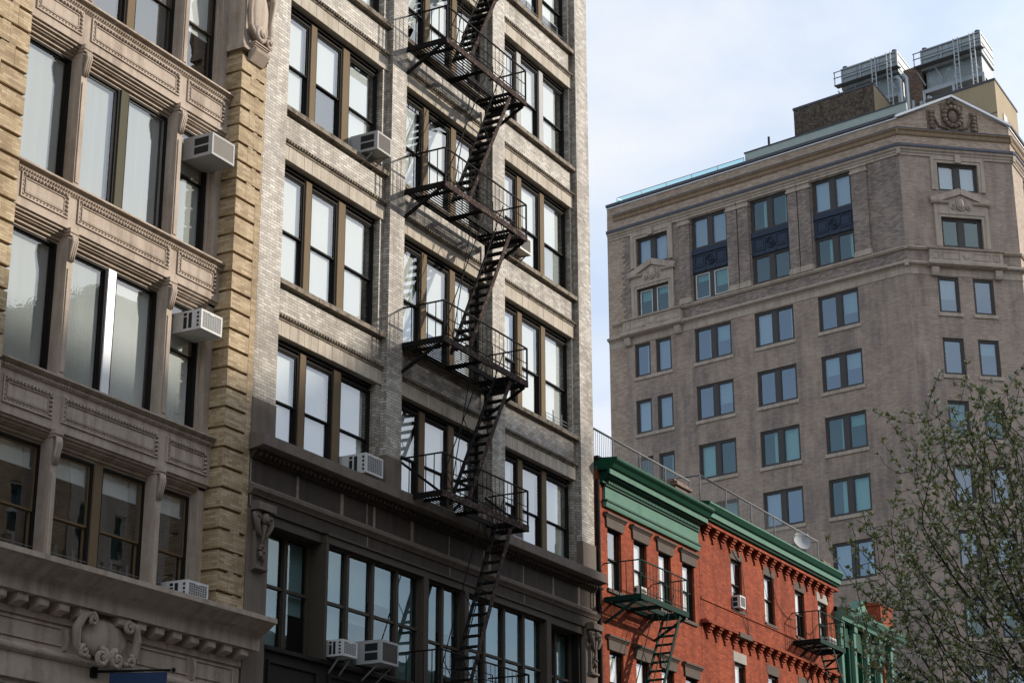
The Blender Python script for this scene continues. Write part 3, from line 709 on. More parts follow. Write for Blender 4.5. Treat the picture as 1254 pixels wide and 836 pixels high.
# ------------------------------------------------------------------ fire escapes
def platform(t, u0, u1, d0, d1, z, iron, edge, hole=None, slat=.082, below=True, tie=False):
    """a slatted landing: outer channel, end bars, slats along the wall; hole = (u from, u to, d from) for the stair below"""
    b = MB(); k = int((d1 - d0 - .06) / slat)
    for i in range(k):
        d = d0 + .04 + i * slat
        segs = [(u0, u1)]
        if hole and d + .04 > hole[2]: segs = [(u0, hole[0]), (hole[1], u1)]
        for a, c in segs: b.box(W, a + .03, c - .03, d, d + .034, z - .012, z)
    for u in [u0 + .45, (u0 + u1) / 2, u1 - .45] + ([hole[0], hole[1]] if hole else []):
        de = d1 - .02 if not (hole and hole[0] + .01 < u < hole[1] - .01) else hole[2]
        b.bar(W(u, d0, z - .05), W(u, de, z - .05), .05, .07)
    if hole: b.bar(W(hole[0], hole[2], z - .05), W(hole[1], hole[2], z - .05), .05, .12)
    p = b.build('landing', iron, t)
    b = MB(); b.bar(W(u0 - .02, d1, z - .055), W(u1 + .02, d1, z - .055), .05, .15); b.build('outer_channel', edge, p)
    b = MB()
    for u in (u0, u1): b.bar(W(u, d0 - .1, z - .055), W(u, d1, z - .055), .05, .13)
    b.bar(W(u0, d0 + .02, z - .05), W(u1, d0 + .02, z - .05), .04, .08); b.build('end_bar', iron, p)
    for u in (u0, u1):
        b = MB()
        if tie: b.bar(W(u + .02, d0 - .1, z + .85), W(u + .02, d1 - .1, z), .06, .05)
        else: b.bar(W(u, d0 - .1, z - .72), W(u, d1 - .08, z - .12), .06, .06); b.bar(W(u, d0 - .08, z - .78), W(u, d0 - .08, z), .06, .04)
        b.build('strut', iron, t)
def railing(t, u0, u1, d0, d1, z, iron, h=.86, gap=None, step=.19, name='railing'):
    b = MB(); r = .017
    for hh in (h, h * .5) if False else (h,):
        b.bar(W(u0, d0 - .12, z + hh), W(u0, d1, z + hh), .035, .03); b.bar(W(u0, d1, z + hh), W(u1, d1, z + hh), .035, .03); b.bar(W(u1, d1, z + hh), W(u1, d0, z + hh), .035, .03)
    b.bar(W(u0, d1, z + .1), W(u1, d1, z + .1), .02, .02); b.bar(W(u0, d1, z + h * .55), W(u1, d1, z + h * .55), .016, .016)
    k = int((d1 - d0) / step)
    for i in range(1, k + 1):
        for u in (u0, u1): b.bar(W(u, d0 + i * (d1 - d0) / k, z), W(u, d0 + i * (d1 - d0) / k, z + h), r, r)
    k = int((u1 - u0) / step)
    for i in range(1, k):
        u = u0 + i * (u1 - u0) / k
        if i % 1 == 0: b.bar(W(u, d1, z), W(u, d1, z + h), .010, .010)
    for u in (u0, u1): b.bar(W(u, d1, z - .1), W(u, d1, z + h), .035, .035)
    b.build(name, iron, t)
def stair(t, uh, zh, uf, zf, d0, d1, n, iron, edge, rails=True, tw=.14):
    b = MB(); b.bar(W(uf, d1, zf), W(uh, d1, zh), .025, .11)
    s = b.build('stair', edge, t)
    b = MB(); b.bar(W(uf, d0, zf), W(uh, d0, zh), .025, .11); b.build('inner_stringer', iron, s)
    for i in range(n):
        f = (i + .5) / n; u = uf + (uh - uf) * f; z = zf + (zh - zf) * f
        b = MB(); b.box(W, u - tw / 2, u + tw / 2, d0 + .01, d1 - .01, z - .012, z + .012); b.bar(W(u - tw / 2, d0 + .01, z - .03), W(u - tw / 2, d1 - .01, z - .02), .014, .035); b.bar(W(u + tw / 2, d0 + .01, z - .02), W(u + tw / 2, d1 - .01, z - .01), .012, .025)
        b.build('tread', iron, s)
    if rails:
        sg = 1 if uh > uf else -1
        b = MB(); off = -.42 * sg
        for d in (d0, d1):
            b.bar(W(uf + off, d, zf + .35), W(uh + off * .9, d, zh + .55), .018, .018)
            for f in (.1, .5, .9):
                u = uf + (uh - uf) * f; z = zf + (zh - zf) * f; b.bar(W(u, d, z), W(u + off, d, zf + .35 + (zh + .2 - zf) * f), .014, .014)
        b.build('handrail', iron, s)
def big_fire_escape():
    t = thing('fire_escape', 'black rusty iron fire escape zigzagging down the white brick building', 'fire escape', (36.8, FY, 0), 'iron fire escapes')
    D0, D1 = .02, 1.10
    lv = [8.0, 12.35, 15.93, 19.73, 23.46, 27.15, 30.9]
    U0, U1 = 34.88, 38.80
    for i, z in enumerate(lv):
        platform(t, U0, U1, D0, D1, z, 'iron', 'rust_iron', hole=(36.75, 38.12, .56), tie=(i == 1))
        railing(t, U0, U1, D0, D1, z, 'iron')
        b = MB()   # low guard beside the stair opening
        b.bar(W(36.6, .54, z + .8), W(38.1, .54, z + .8), .018, .018); b.bar(W(36.6, .54, z), W(36.6, .54, z + .8), .018, .018); b.bar(W(37.35, .54, z), W(37.35, .54, z + .8), .016, .016); b.bar(W(38.1, .54, z), W(38.1, .54, z + .8), .018, .018)
        b.build('stair_guard', 'iron', t)
    for i, (a, c) in enumerate(zip(lv, lv[1:])):
        stair(t, 38.12, c - .1, 36.1, a + .02, .56, 1.04, 14 if c - a < 4 else 16, 'iron', 'rust_iron')
    for z0, z1 in ((12.35, 15.93), (15.93, 19.73), (19.73, 23.46), (23.46, 27.15)):   # drop rods
        b = MB(); b.tube([W(36.3, .60, z0 + .2), W(36.25, .52, z0 + .5), W(37.05, .56, z1 - .05)], .012, 5); b.build('brace_rod', 'iron', t)
big_fire_escape()
def green_fire_escape():
    t = thing('fire_escape', 'dark green iron fire escape on the red brick house with the deep green cornice', 'fire escape', (46.5, FY, 0), 'iron fire escapes')
    D0, D1 = .02, 1.05; z = 11.88
    platform(t, 45.08, 48.12, D0, D1, z, 'green_iron', 'green_iron', hole=(46.75, 47.85, .5)); railing(t, 45.08, 48.12, D0, D1, z, 'green_iron', h=.92)
    stair(t, 47.72, z - .08, 45.75, 8.45, .5, 1.0, 13, 'green_iron', 'green_iron')
    platform(t, 45.08, 48.12, D0, D1, 8.4, 'green_iron', 'green_iron'); railing(t, 45.08, 48.12, D0, D1, 8.4, 'green_iron', h=.92)
green_fire_escape()
def far_fire_escape():
    t = thing('fire_escape', 'small black fire escape on the red brick house with dark corbels', 'fire escape', (60.4, FY, 0), 'iron fire escapes')
    D0, D1 = .02, .92; z = 12.9
    platform(t, 58.95, 61.3, D0, D1, z, 'iron', 'green_iron'); railing(t, 58.95, 61.3, D0, D1, z, 'green_iron', h=.92)
    stair(t, 60.2, z - .08, 62.9, 9.6, .42, .88, 13, 'green_iron', 'green_iron', rails=False)
    platform(t, 59.0, 62.2, D0, D1, 9.5, 'iron', 'green_iron'); railing(t, 59.0, 62.2, D0, D1, 9.5, 'green_iron', h=.92)
far_fire_escape()

# ------------------------------------------------------------------ window air conditioners
A = air_conditioner
A(W, 27.52, 28.26, 17.70, 18.18, -.62, .10, 'large grey air conditioner with louvred grille, highest on the limestone building', 'grey_metal', 'louvre', bracket=False)
A(W, 27.53, 28.20, 14.03, 14.44, -.62, .05, 'white grid grilled air conditioner on the limestone building, level with the bright aluminium mullion', 'white_metal', 'grid', bracket=False)
A(W, 27.55, 28.18, 8.72, 9.12, -.60, .05, 'white air conditioner resting just above the bracketed limestone cornice', 'white_metal', 'grid', bracket=False)
A(W, 33.16, 33.75, 20.04, 20.50, -.42, .32, 'grey air conditioner on angled brackets, on the sill next to the dark lower sash', 'grey_metal', 'fine', 'grille_brown')
A(W, 33.08, 33.75, 12.44, 12.88, -.42, .27, 'white air conditioner sitting on the brown cornice of the white brick building', 'white_metal', 'grid', bracket=False)
A(W, 32.24, 32.78, 8.39, 8.73, -.16, .36, 'smaller white air conditioner of the adjoining two in the black lower front', 'white_metal', 'grid')
A(W, 33.46, 34.14, 8.41, 8.90, -.16, .50, 'bigger pale air conditioner of the adjoining two, brown mesh grille, black lower front', 'grey_metal', 'fine', 'grille_brown')
A(W, 40.02, 40.62, 20.02, 20.46, -.42, .25, 'cream air conditioner half hidden behind a fire escape landing at the third window bay', 'cream_metal', 'fine', 'grille_brown')
A(W, 39.86, 40.36, 12.44, 12.86, -.42, .12, 'small grey air conditioner on the brown cornice under the fire escape landing', 'grey_metal', 'fine', bracket=False)
A(W, 46.98, 47.44, 12.2, 12.54, -.16, .12, 'white air conditioner behind the green fire escape railing on the red house', 'white_metal', 'louvre', bracket=False)
A(W, 53.95, 54.38, 13.13, 13.52, -.16, .22, 'white air conditioner in a red brick window away from any fire escape', 'white_metal', 'fine', bracket=False)
A(W, 61.45, 62.1, 13.0, 13.42, -.2, .35, 'white air conditioner behind the small black fire escape on the red house', 'white_metal', 'louvre', bracket=False)
# ================================================================== red brick houses
def double_lintel_window(t, u0, u1, z0, z1, lint='lintel_stone', cap=True, shade=None, gm='glass'):
    b = MB(); c, w = (u0 + u1) / 2, (u1 - u0) / 2
    if cap:
        b.plate(W, [(c - w - .10, z1 - .02), (c + w + .10, z1 - .02), (c + w + .13, z1 + .24), (c - w - .13, z1 + .24)], -.15, .05)
        b.prism(W, [(-.1, z1 + .24), (.06, z1 + .24), (.10, z1 + .29), (.13, z1 + .31), (.13, z1 + .36), (-.1, z1 + .38)], c - w - .2, c + w + .2)
    else: b.bevbox(W, u0 - .09, u1 + .09, -.15, .012, z1 - .004, z1 + .30, .005)
    b.build('lintel', lint, t)
    b = MB(); b.bevbox(W, u0 - .08, u1 + .08, -.2, .06, z0 - .1, z0, .01); b.build('window_sill', lint, t)
    return sash_window(t, W, u0, u1, z0 + .002, z1 - .006, -.13, jamb=.05, fw=.05, mid=.5, glassm=gm, shade=shade)
def green_cornice_house():
    t = thing('red_brick_house', 'narrow red brick house with tall green metal cornice and capped brown lintels', 'house', (48, FY, 0), 'red brick houses')
    U0, U1 = 44.72, 51.42
    wins = [(45.30, 46.14), (46.93, 47.77), (48.56, 49.40), (50.19, 51.03)]
    rows = [(8.85, 10.55), (12.17, 13.86)]
    holes = [(a, c, s, e) for a, c in wins for s, e in rows]
    b = MB(); b.wall(W, U0, U1, 0, 15.3, 0, holes, -.24); b.build('brick_wall', 'red_brick', t)
    b = MB(); b.box(W, U0 + .1, U1 - .1, -13, -3, 0, 15.2); b.box(W, U0 + .1, U1 - .1, -3.01, -.25, 10.8, 11.9); b.box(W, U0 + .1, U1 - .1, -3.01, -.25, 14.1, 15.28); b.box(W, U0 + .1, U1 - .1, -3.01, -.25, 7.3, 8.7); b.build('interior', 'interior', t)
    b = MB(); b.box(W, U0 + .01, U0 + .1, -13, -.25, 0, 15.2); b.box(W, U1 - .1, U1 - .01, -13, -.25, 0, 15.2); b.build('side_wall', 'old_brick', t)
    b = MB(); b.box(W, U0, U1, -13, .0, 15.305, 15.42); b.build('roof', 'roof_tar', t)
    k = 0
    for s, e in rows:
        for a, c in wins:
            double_lintel_window(t, a, c, s, e, shade=[[(0, 1, 'curtain')], [(.1, 1, 'blind_white')], [(.0, 1, 'blind_white')], [(.52, 1, 'blind_dark'), (0, .5, 'blind_white')], [(.0, 1, 'blind_grey')], [(.3, 1, 'curtain')]][(k * 5 + 1) % 6]); k += 1
    b = MB(); b.prism(W, [(-.1, 15.30), (.30, 15.30), (.30, 15.18), (.36, 15.18), (.36, 15.30), (.44, 15.34), (.50, 15.44), (.58, 15.50), (.60, 15.54), (.60, 15.60), (-.1, 15.66)][::-1], U0 + .04, U1 - .05)
    b.prism(W, [(-.1, 14.98), (.10, 14.98), (.10, 15.04), (.16, 15.10), (.30, 15.14), (.30, 15.302), (-.1, 15.302)], U0 + .16, U1 - .2)
    b.cur = 1; u = U0 + .4
    while u < U1 - .2: b.box(W, u, u + .05, .1, .17, 14.99, 15.06); u += .1
    c = b.build('cornice', ['deep_green', 'green'], t)
    b = MB(); b.box(W, U0 + .06, U1 - .07, .35, .372, 15.17, 15.31); b.build('fascia', 'green', c)
    b = MB(); b.box(W, U0 + .36, U1 - .14, -.05, .07, 14.52, 14.985); b.build('frieze_panel', 'green', c)
    b = MB(); b.prism(W, [(0, 14.36), (.09, 14.36), (.11, 14.42), (.12, 14.50), (0, 14.52)], U0 + .34, U1 - .12); b.build('lower_moulding', 'green', c)
    b = MB(); b.box(W, U0 + .32, U1 - .1, .0, .15, 14.50, 14.55); b.box(W, U0 + .32, U1 - .1, .0, .12, 14.93, 14.98); b.build('moulding_band', 'deep_green', c)
    b = MB(); b.tube([W(44.64, .06, 0), W(44.64, .06, 15.0)], .06, 8)
    for z in (4, 8, 12): b.box(W, 44.57, 44.72, 0, .14, z, z + .06)
    b.build('downpipe', 'iron', t)
    b = MB(); b.box(W, 50.35, 51.35, -.9, -.2, 15.42, 16.2); b.bevbox(W, 50.28, 51.42, -.98, -.12, 16.2, 16.32, .02); b.box(W, 50.4, 51.3, -.85, -.25, 16.32, 16.42); b.build('chimney', 'old_brick', t)
    b = MB(); b.box(W, U0 - .0, U0 + 1.2, -.5, .05, 15.60, 15.70); b.build('parapet_cap', 'iron', t)
green_cornice_house()
def corbelled_house():
    t = thing('red_brick_house', 'wide red brick house with rows of brick corbels and thin green cornice', 'house', (57, FY, 0), 'red brick houses')
    U0, U1 = 51.44, 63.05
    wins = [(53.87, 54.72), (56.57, 57.43), (59.30, 60.16), (61.46, 62.34)]
    rows = [(9.2, 11.5), (13.12, 14.68)]
    holes = [(a, c, s, e) for a, c in wins for s, e in rows]
    b = MB(); b.wall(W, U0, U1, 0, 15.7, 0, holes, -.24); b.build('brick_wall', 'red_brick', t)
    b = MB(); b.box(W, U0 + .1, U1 - .1, -13, -3, 0, 15.6); b.box(W, U0 + .1, U1 - .1, -3.01, -.25, 11.7, 12.9); b.box(W, U0 + .1, U1 - .1, -3.01, -.25, 14.9, 15.69); b.box(W, U0 + .1, U1 - .1, -3.01, -.25, 7.5, 8.9); b.build('interior', 'interior', t)
    b = MB(); b.box(W, U0 + .01, U0 + .1, -13, -.25, 0, 15.6); b.box(W, U1 - .1, U1 - .005, -13, -.25, 0, 15.6); b.build('side_wall', 'old_brick', t)
    b = MB(); b.box(W, U0, U1, -13, -.02, 15.702, 15.8); b.build('roof', 'roof_tar', t)
    sh = [[(0, 1, 'curtain')], [(.4, 1, 'blind_grey')], [(0, 1, 'blind_white')], [(.5, 1, 'curtain')]]
    for r, (s, e) in enumerate(rows):
        for i, (a, c) in enumerate(wins): double_lintel_window(t, a, c, s, e, 'lintel_stone' if (i + r) % 4 else 'concrete', cap=False, shade=sh[(i + r) % 4])
    for top in (15.3, 12.34):
        u = U0 + .28; k = 0
        while u < U1 - .1:
            b = MB()
            for i in range(4): b.box(W, u, u + .24, -.01, .20 - .05 * i, top - .075 * (i + 1) - .07, top - .075 * i - .07 if i else top - .07)
            b.box(W, u + .06, u + .18, -.01, .05, top - .48, top - .37)
            b.build('corbel', 'red_brick', t); u += .415 * 1.6; k += 1
        b = MB(); b.box(W, U0 + .02, U1 - .01, -.01, .23, top - .069, top); b.box(W, U0 + .02, U1 - .01, -.01, .17, top, top + .05); b.build('corbel_table', 'red_brick', t)
    b = MB(); b.box(W, U0 + .02, U1 - .01, -.01, .035, 12.98, 13.05); b.build('string_course', 'red_brick', t)
    b = MB(); b.bevbox(W, 53.78, 54.8, -.01, .26, 12.20, 12.36, .01); b.build('stone_slab', 'lintel_stone', t)
    b = MB(); b.prism(W, [(-.02, 15.42), (.20, 15.42), (.22, 15.48), (.27, 15.50), (.27, 15.66), (.33, 15.70), (.38, 15.80), (.40, 15.84), (.40, 15.90), (-.02, 15.96)], U0 + .02, U1 + .1); c = b.build('cornice', 'deep_green', t)
    b = MB(); b.box(W, U0 + .04, U1 + .09, .26, .282, 15.50, 15.64); b.box(W, U0 + .04, U1 + .09, .39, .412, 15.845, 15.89); b.build('fascia', 'green', c)
    for pts in ([(54.6, 13.0), (55.3, 12.35), (56.4, 12.25), (58.9, 12.95)], [(58.9, 13.6), (57.6, 13.9), (57.1, 14.9)], [(53.9, 15.0), (54.7, 14.7), (55.1, 12.3)]):
        b = MB(); q = []
        for (x0, z0), (x1, z1) in zip(pts, pts[1:]):
            for i in range(6): f = i / 6; q.append(W(x0 + (x1 - x0) * f, .03, z0 + (z1 - z0) * f - .12 * sin(pi * f)))
        q.append(W(pts[-1][0], .03, pts[-1][1])); b.tube(q, .012, 5); b.build('cable', 'vent_dark', t)
    b = MB(); b.box(W, 62.3, 63.0, -.6, -.05, 15.8, 16.15); b.bevbox(W, 62.25, 63.05, -.65, 0, 16.15, 16.25, .02); b.build('chimney', 'old_brick', t)
corbelled_house()
def roof_rail(name_label, pts_u, d, z0, z1, back):
    t = thing('roof_railing', name_label, 'railing', tuple(W(pts_u[0], d, z0)), 'roof railings')
    u0, u1 = pts_u
    b = MB(); b.tube([W(u0, d, z1), W(u1, d, z1)], .03, 8); b.tube([W(u0, d, z0 + .12), W(u1, d, z0 + .12)], .022, 8)
    if back:
        for u in (u0, u1): b.tube([W(u, d, z1), W(u, d - 3, z1)], .03, 8); b.tube([W(u, d, z0 + .12), W(u, d - 3, z0 + .12)], .022, 8)
    b.build('top_rail', 'rail_grey', t)
    n = max(2, round((u1 - u0) / 1.9))
    for i in range(n + 1):
        b = MB(); u = u0 + (u1 - u0) * i / n; b.tube([W(u, d, z0 - .1), W(u, d, z1)], .026, 8); b.box(W, u - .06, u + .06, d - .06, d + .06, z0 - .12, z0 - .09); b.build('post', 'rail_grey', t)
    b = MB(); k = int((u1 - u0) / .115)
    for i in range(1, k): b.bar(W(u0 + i * (u1 - u0) / k, d, z0 + .12), W(u0 + i * (u1 - u0) / k, d, z1), .010, .010)
    if back:
        for i in range(1, 12): b.bar(W(u1, d - i * .25, z0 + .12), W(u1, d - i * .25, z1), .013, .013)
    b.build('baluster', 'rail_grey', t)
    return t
roof_rail('grey pipe railing on the roof of the narrow red house', (44.6, 51.6), -.3, 15.55, 16.62, False)
roof_rail('grey pipe railing on the roof of the wide red house, dish fixed to it', (52.4, 62.6), -.3, 15.9, 17.0, True)
def dish():
    p = W(60.6, -.18, 16.55)
    t = thing('satellite_dish', 'pale grey satellite dish fixed to the roof railing', 'satellite dish', tuple(p))
    ax = Vector((-.55, -.75, .35)).normalized(); x = ax.orthogonal().normalized(); y = ax.cross(x)
    b = MB(); n, m = 20, 6; vs = []
    for thick in (0, -.012):
        for i in range(m + 1):
            r = .33 * i / m
            for j in range(n): a = 2 * pi * j / n; vs.append(p + x * r * cos(a) + y * r * sin(a) + ax * (r * r * .9 + thick))
    o = (m + 1) * n
    fs = []
    for b0 in (0, o):
        for i in range(m):
            for j in range(n): fs.append((b0 + i * n + j, b0 + i * n + (j + 1) % n, b0 + (i + 1) * n + (j + 1) % n, b0 + (i + 1) * n + j))
    b.mesh(vs, fs, True); b.build('reflector', 'dish_grey', t)
    b = MB(); b.tube([p - y * .3 + ax * .08, p + ax * .38], .012, 6); b.tube([p + ax * .36, p + ax * .46], .04, 8); b.build('feed_arm', 'grey_metal', t)
    b = MB(); b.tube([p - ax * .02, p - ax * .14, W(60.6, -.3, 16.3)], .025, 6); b.build('mount', 'rail_grey', t)
dish()
def green_house(U0, U1, top, label, ped, pale, loc):
    t = thing('green_fronted_house', label, 'house', loc, 'green fronted houses')
    b = MB(); b.box(W, U0 + .02, U1 - .02, -12, -.6, 0, top); b.build('body', 'old_brick', t)
    b = MB(); b.wall(W, U0, U1, 0, top - .4, 0, [(U0 + .45 + i * 1.35, U0 + .45 + i * 1.35 + .82, z, z + 1.9) for i in range(int((U1 - U0 - .4) / 1.35)) for z in (8.6, 11.6)], -.3); b.build('front', 'deep_green', t)
    for i in range(int((U1 - U0 - .4) / 1.35) + 1):
        u = U0 + .12 + i * 1.35
        b = MB(); b.bevbox(W, u, u + .24, -.05, .14, 0, top - .4, .02); b.box(W, u - .04, u + .28, 0, .2, top - .62, top - .4); b.build('pilaster', 'green', t)
    for i in range(int((U1 - U0 - .4) / 1.35)):
        for z in (8.6, 11.6):
            a = U0 + .45 + i * 1.35; sash_window(t, W, a, a + .82, z, z + 1.9, -.2, frame='deep_green', shade=[(.25, 1, 'curtain')], jamb=.1)
    b = MB(); b.prism(W, [(-.1, top - .4), (.25, top - .4), (.28, top - .3), (.4, top - .22), (.5, top - .08), (.52, top), (-.1, top + .06)], U0, U1 + .02); c = b.build('cornice', 'green', t)
    if ped:
        b = MB(); b.plate(W, [(U0 + .9, top), (U0 + 2.3, top), (U0 + 1.6, top + .5)], .1, .5); b.build('gable', 'green', c)
    b = MB(); b.mesh([W(U0, .1, top + .05), W(U1, .1, top + .05), W(U1, -4, top + 1.2), W(U0, -4, top + 1.2), W(U0, .1, top - .1), W(U1, .1, top - .1), W(U1, -4, top - .1), W(U0, -4, top - .1)], [(0, 1, 2, 3), (4, 7, 6, 5), (0, 4, 5, 1), (1, 5, 6, 2), (2, 6, 7, 3), (3, 7, 4, 0)]); b.build('roof', 'slate', t)
    if pale:
        b = MB(); b.box(W, U1 - 1.35, U1 - .02, -1.2, -.02, 0, top + 1.0); b.box(W, U1 - 1.4, U1 + .03, -1.25, .03, top + 1.0, top + 1.12); b.build('chimney', 'red_brick', t)
green_house(63.1, 69.6, 14.7, 'green fronted house with small gable and red brick chimney, behind the tree', True, True, (66, FY, 0))
green_house(69.66, 79.5, 12.6, 'low green fronted house past the red chimney, mostly hidden by the tree', False, False, (74, FY, 0))

# ================================================================== the stone and brick tower beyond
TY = radians(79.4341875); CH = radians(-50.3)
P0 = Vector((91.57194788, 27.14172644, 0)); P1 = Vector((95.674648, 22.2, 0))
K = 1.273462119; TS = .979   # unit scale of the long side
TN = Vector((cos(TY), sin(TY), 0)); TNN = Vector((-sin(TY), cos(TY), 0))
CU = Vector((cos(CH), sin(CH), 0)); CN = Vector((sin(CH), -cos(CH), 0))
TL = Frame(P0, TN, TNN)                  # long shaded side, u runs away to the left
TC = Frame(P0, CU, CN)                   # cut corner
TR = Frame(P1, (1, 0, 0), (0, -1, 0))    # sunlit side along the avenue
CW = (P1 - P0).length
def zk(z): return 1.65 + (z - 1.65) * K
def tower():
    t = thing('apartment_tower', 'tall grey brown brick tower with stone cornices, gabled corner and dark paired windows', 'building', tuple(P0))
    ROOF = 46.62; LEN = 15.25 * K; RL = 26.
    Z1, Z2 = 37.72, 45.0    # top of the plain storeys; bottom of the attic
    FLH = 3.39
    rows = [(35.66 - FLH * i, 37.67 - FLH * i) for i in range(10)]
    colsD = [(2.33 * K, 4.27 * K), (5.48 * K, 7.43 * K), (8.64 * K, 10.57 * K)]
    colsS = [(11.83 * K, 12.68 * K), (12.98 * K, 13.84 * K)]
    up = (42.46, 44.42); lo = (39.36, 41.05)
    holes = [(a, c, s, e) for a, c in colsD + colsS for s, e in rows]
    # main walls
    b = MB(); b.wall(TL, 0, LEN, 0, Z1, 0, holes, -.25); b.build('long_wall', 'tower_brick', t)
    ch = [(1.63, 2.80), (3.59, 4.74)]
    b = MB(); b.wall(TC, 0, CW, 0, Z1, 0, [(a, c, s, e) for a, c in ch for s, e in rows], -.25); b.build('corner_wall', 'tower_brick', t)
    rr = [(2.2 + i * 3.6, 3.9 + i * 3.6) for i in range(6)]
    b = MB(); b.wall(TR, 0, RL, 0, Z1, 0, [(a, c, s, e) for a, c in rr for s, e in rows[:4]], -.25); b.build('avenue_wall', 'tower_patch', t)
    # upper two storeys: recessed bays between brick pilasters
    b = MB()
    hs = [(a, c, lo[0], up[1]) for a, c in colsD] + [(11.86 * K, 13.62 * K, lo[0] - .1, 41.0), (11.83 * K, 13.6 * K, 42.35, 44.15)]
    b.wall(TL, 0, LEN, Z1, Z2, 0, hs, -.3, edges=False); b.build('upper_long_wall', 'tower_dark', t)
    b = MB(); b.wall(TC, 0, CW, Z1, Z2, 0, [(2.07, 4.40, 39.37, 41.08), (2.12, 4.38, 42.6, 44.2)], -.3, edges=False); b.build('upper_corner_wall', 'tower_brick', t)
    b = MB(); b.wall(TR, 0, RL, Z1, Z2, 0, [(a, c, lo[0], lo[1]) for a, c in rr] + [(a, c, up[0], up[1]) for a, c in rr], -.3, edges=False); b.build('upper_avenue_wall', 'tower_patch', t)
    # pale toothed brick edge at the far end
    b = MB(); z = 8.
    while z < 46.0:
        w = 1.05 + .16 * (int(z / .17) % 2) + .35 * noise.noise(Vector((z * .9, 0, 0))); b.box(TL, LEN - w, LEN + .004, -.2, .012, z, z + .17); z += .17
    b.build('pale_brick_edge', 'tower_patch', t)
    # attic
    b = MB(); b.wall(TL, -.0, LEN, Z2, ROOF, 0, [], -.3, edges=False); b.wall(TR, 0, RL, Z2, ROOF, 0, [], -.3, edges=False); b.wall(TC, 0, CW, Z2, ROOF + .02, 0, [], -.3, edges=False)
    b.build('attic_wall', 'tower_patch', t)
    b = MB(); b.plate(TC, [(.12, ROOF + .02), (CW - .12, ROOF + .02), (CW / 2 - .02, 48.05)], -.5, -.01); b.build('gable', 'tower_patch', t)
    b = MB()
    for a, c in (((-.1, 46.62), (CW / 2 - .02, 48.12)), ((CW + .1, 46.62), (CW / 2 - .02, 48.12))):
        b.bar(TC(a[0], .05, a[1] + .06), TC(c[0], .05, c[1] + .06), .3, .12)
    b.build('gable_coping', 'alu', t)
    b = MB(); mid = TC(CW / 2 - .02, -.4, 48.1); q = mid + Vector((.75, .55, 0)) * 5.0
    b.mesh([TC(-.1, -.1, 46.75), TC(CW + .1, -.1, 46.75), mid, TC(-.1, -.1, 46.75) + Vector((.75, .55, 0)) * 5, TC(CW + .1, -.1, 46.75) + Vector((.75, .55, 0)) * 5, q], [(0, 2, 5, 3), (1, 4, 5, 2), (3, 5, 4), (0, 1, 2), (0, 3, 4, 1)]); b.build('gable_roof', 'slate', t)
    # carved wreath in the gable
    b = MB(); m = 3.2
    b.box(TC, m - .62, m + .62, -.02, .06, 46.15, 47.72); b.box(TC, m - .24, m + .24, -.02, .07, 47.6, 48.0)
    for s_ in (-1, 1):
        b.box(TC, m + s_ * 1.22 - .22, m + s_ * 1.22 + .22, -.02, .05, 46.1, 47.3)
        for i in range(5): b.ball(TC, m + s_ * 1.2, .1, 46.25 + .22 * i, .17, .12, .14)
        b.tube([TC(m + s_ * 1.05, .06, 46.9), TC(m + s_ * .8, .1, 46.35), TC(m + s_ * .3, .1, 46.2)], .06, 6)
    for i in range(14):
        a = 2 * pi * i / 14; b.ball(TC, m + .48 * cos(a), .12, 46.95 + .55 * sin(a), .15, .13, .15)
    b.ball(TC, m, .1, 46.95, .28, .12, .38, 10, 8)
    for i in range(3): b.ball(TC, m + (i - 1) * .18, .1, 47.78 + (.12 if i == 1 else 0), .12, .1, .13)
    b.build('carved_wreath', 'carved_stone', t)
    # mouldings that run round all three sides
    def run(name, prof, mat, u0=0., dent=False, corner=True):
        b = MB(); e = max(d for d, z in prof)
        b.prism(TL, prof, -.0, LEN - u0, True)
        if corner: b.prism(TC, prof, -.0, CW, True)
        b.prism(TR, prof, 0, RL, True)
        # mitre fillers at the two corners
        for c, (A1, A2) in ((P0, (TNN, CN)), (P1, (CN, Vector((0, -1, 0))))):
            zs = [z for d, z in prof if d > 0]
            vs = [c + Vector((0, 0, min(zs))), c + A1 * e + Vector((0, 0, min(zs))), c + A2 * e + Vector((0, 0, min(zs)))]
            vs += [v + Vector((0, 0, max(zs) - min(zs) - .004)) for v in vs]
            b.mesh(vs, [(0, 1, 2), (5, 4, 3), (0, 3, 4, 1), (1, 4, 5, 2), (2, 5, 3, 0)])
        if dent:
            for F, L in ((TL, LEN), (TC, CW)):
                u = .1
                while u < L: b.box(F, u, u + .16, .05, .2, 38.198, 38.258); u += .34
        return b.build(name, mat, t)
    run('roof_coping', [(-.4, ROOF - .02), (.06, ROOF - .02), (.06, ROOF + .05), (-.4, ROOF + .08)], 'alu', corner=False)
    run('roof_edge', [(-.45, ROOF + .082), (.14, ROOF + .082), (.14, ROOF + .24), (-.45, ROOF + .26)], 'slate', corner=False)
    run('attic_string', [(-.02, 45.68), (.05, 45.68), (.08, 45.75), (.08, 45.9), (.16, 45.98), (.16, 46.03), (-.02, 46.06)], 'ochre_stone', .5)
    run('attic_string_cap', [(-.02, 46.031), (.17, 46.031), (.17, 46.09), (-.02, 46.1)], 'slate', .5)
    run('main_cornice', [(-.02, 44.5), (.06, 44.5), (.07, 44.62), (.12, 44.66), (.12, 44.74), (.20, 44.8), (.24, 44.92), (-.02, 44.95)], 'tower_stone', .1)
    run('cornice_flashing', [(-.02, 44.951), (.28, 44.921), (.30, 44.96), (.28, 45.1), (-.02, 45.16)], 'slate', .1)
    run('upper_ledge', [(-.02, 39.08), (.09, 39.08), (.13, 39.14), (.17, 39.16), (.17, 39.24), (-.02, 39.3)], 'tower_stone', .3)
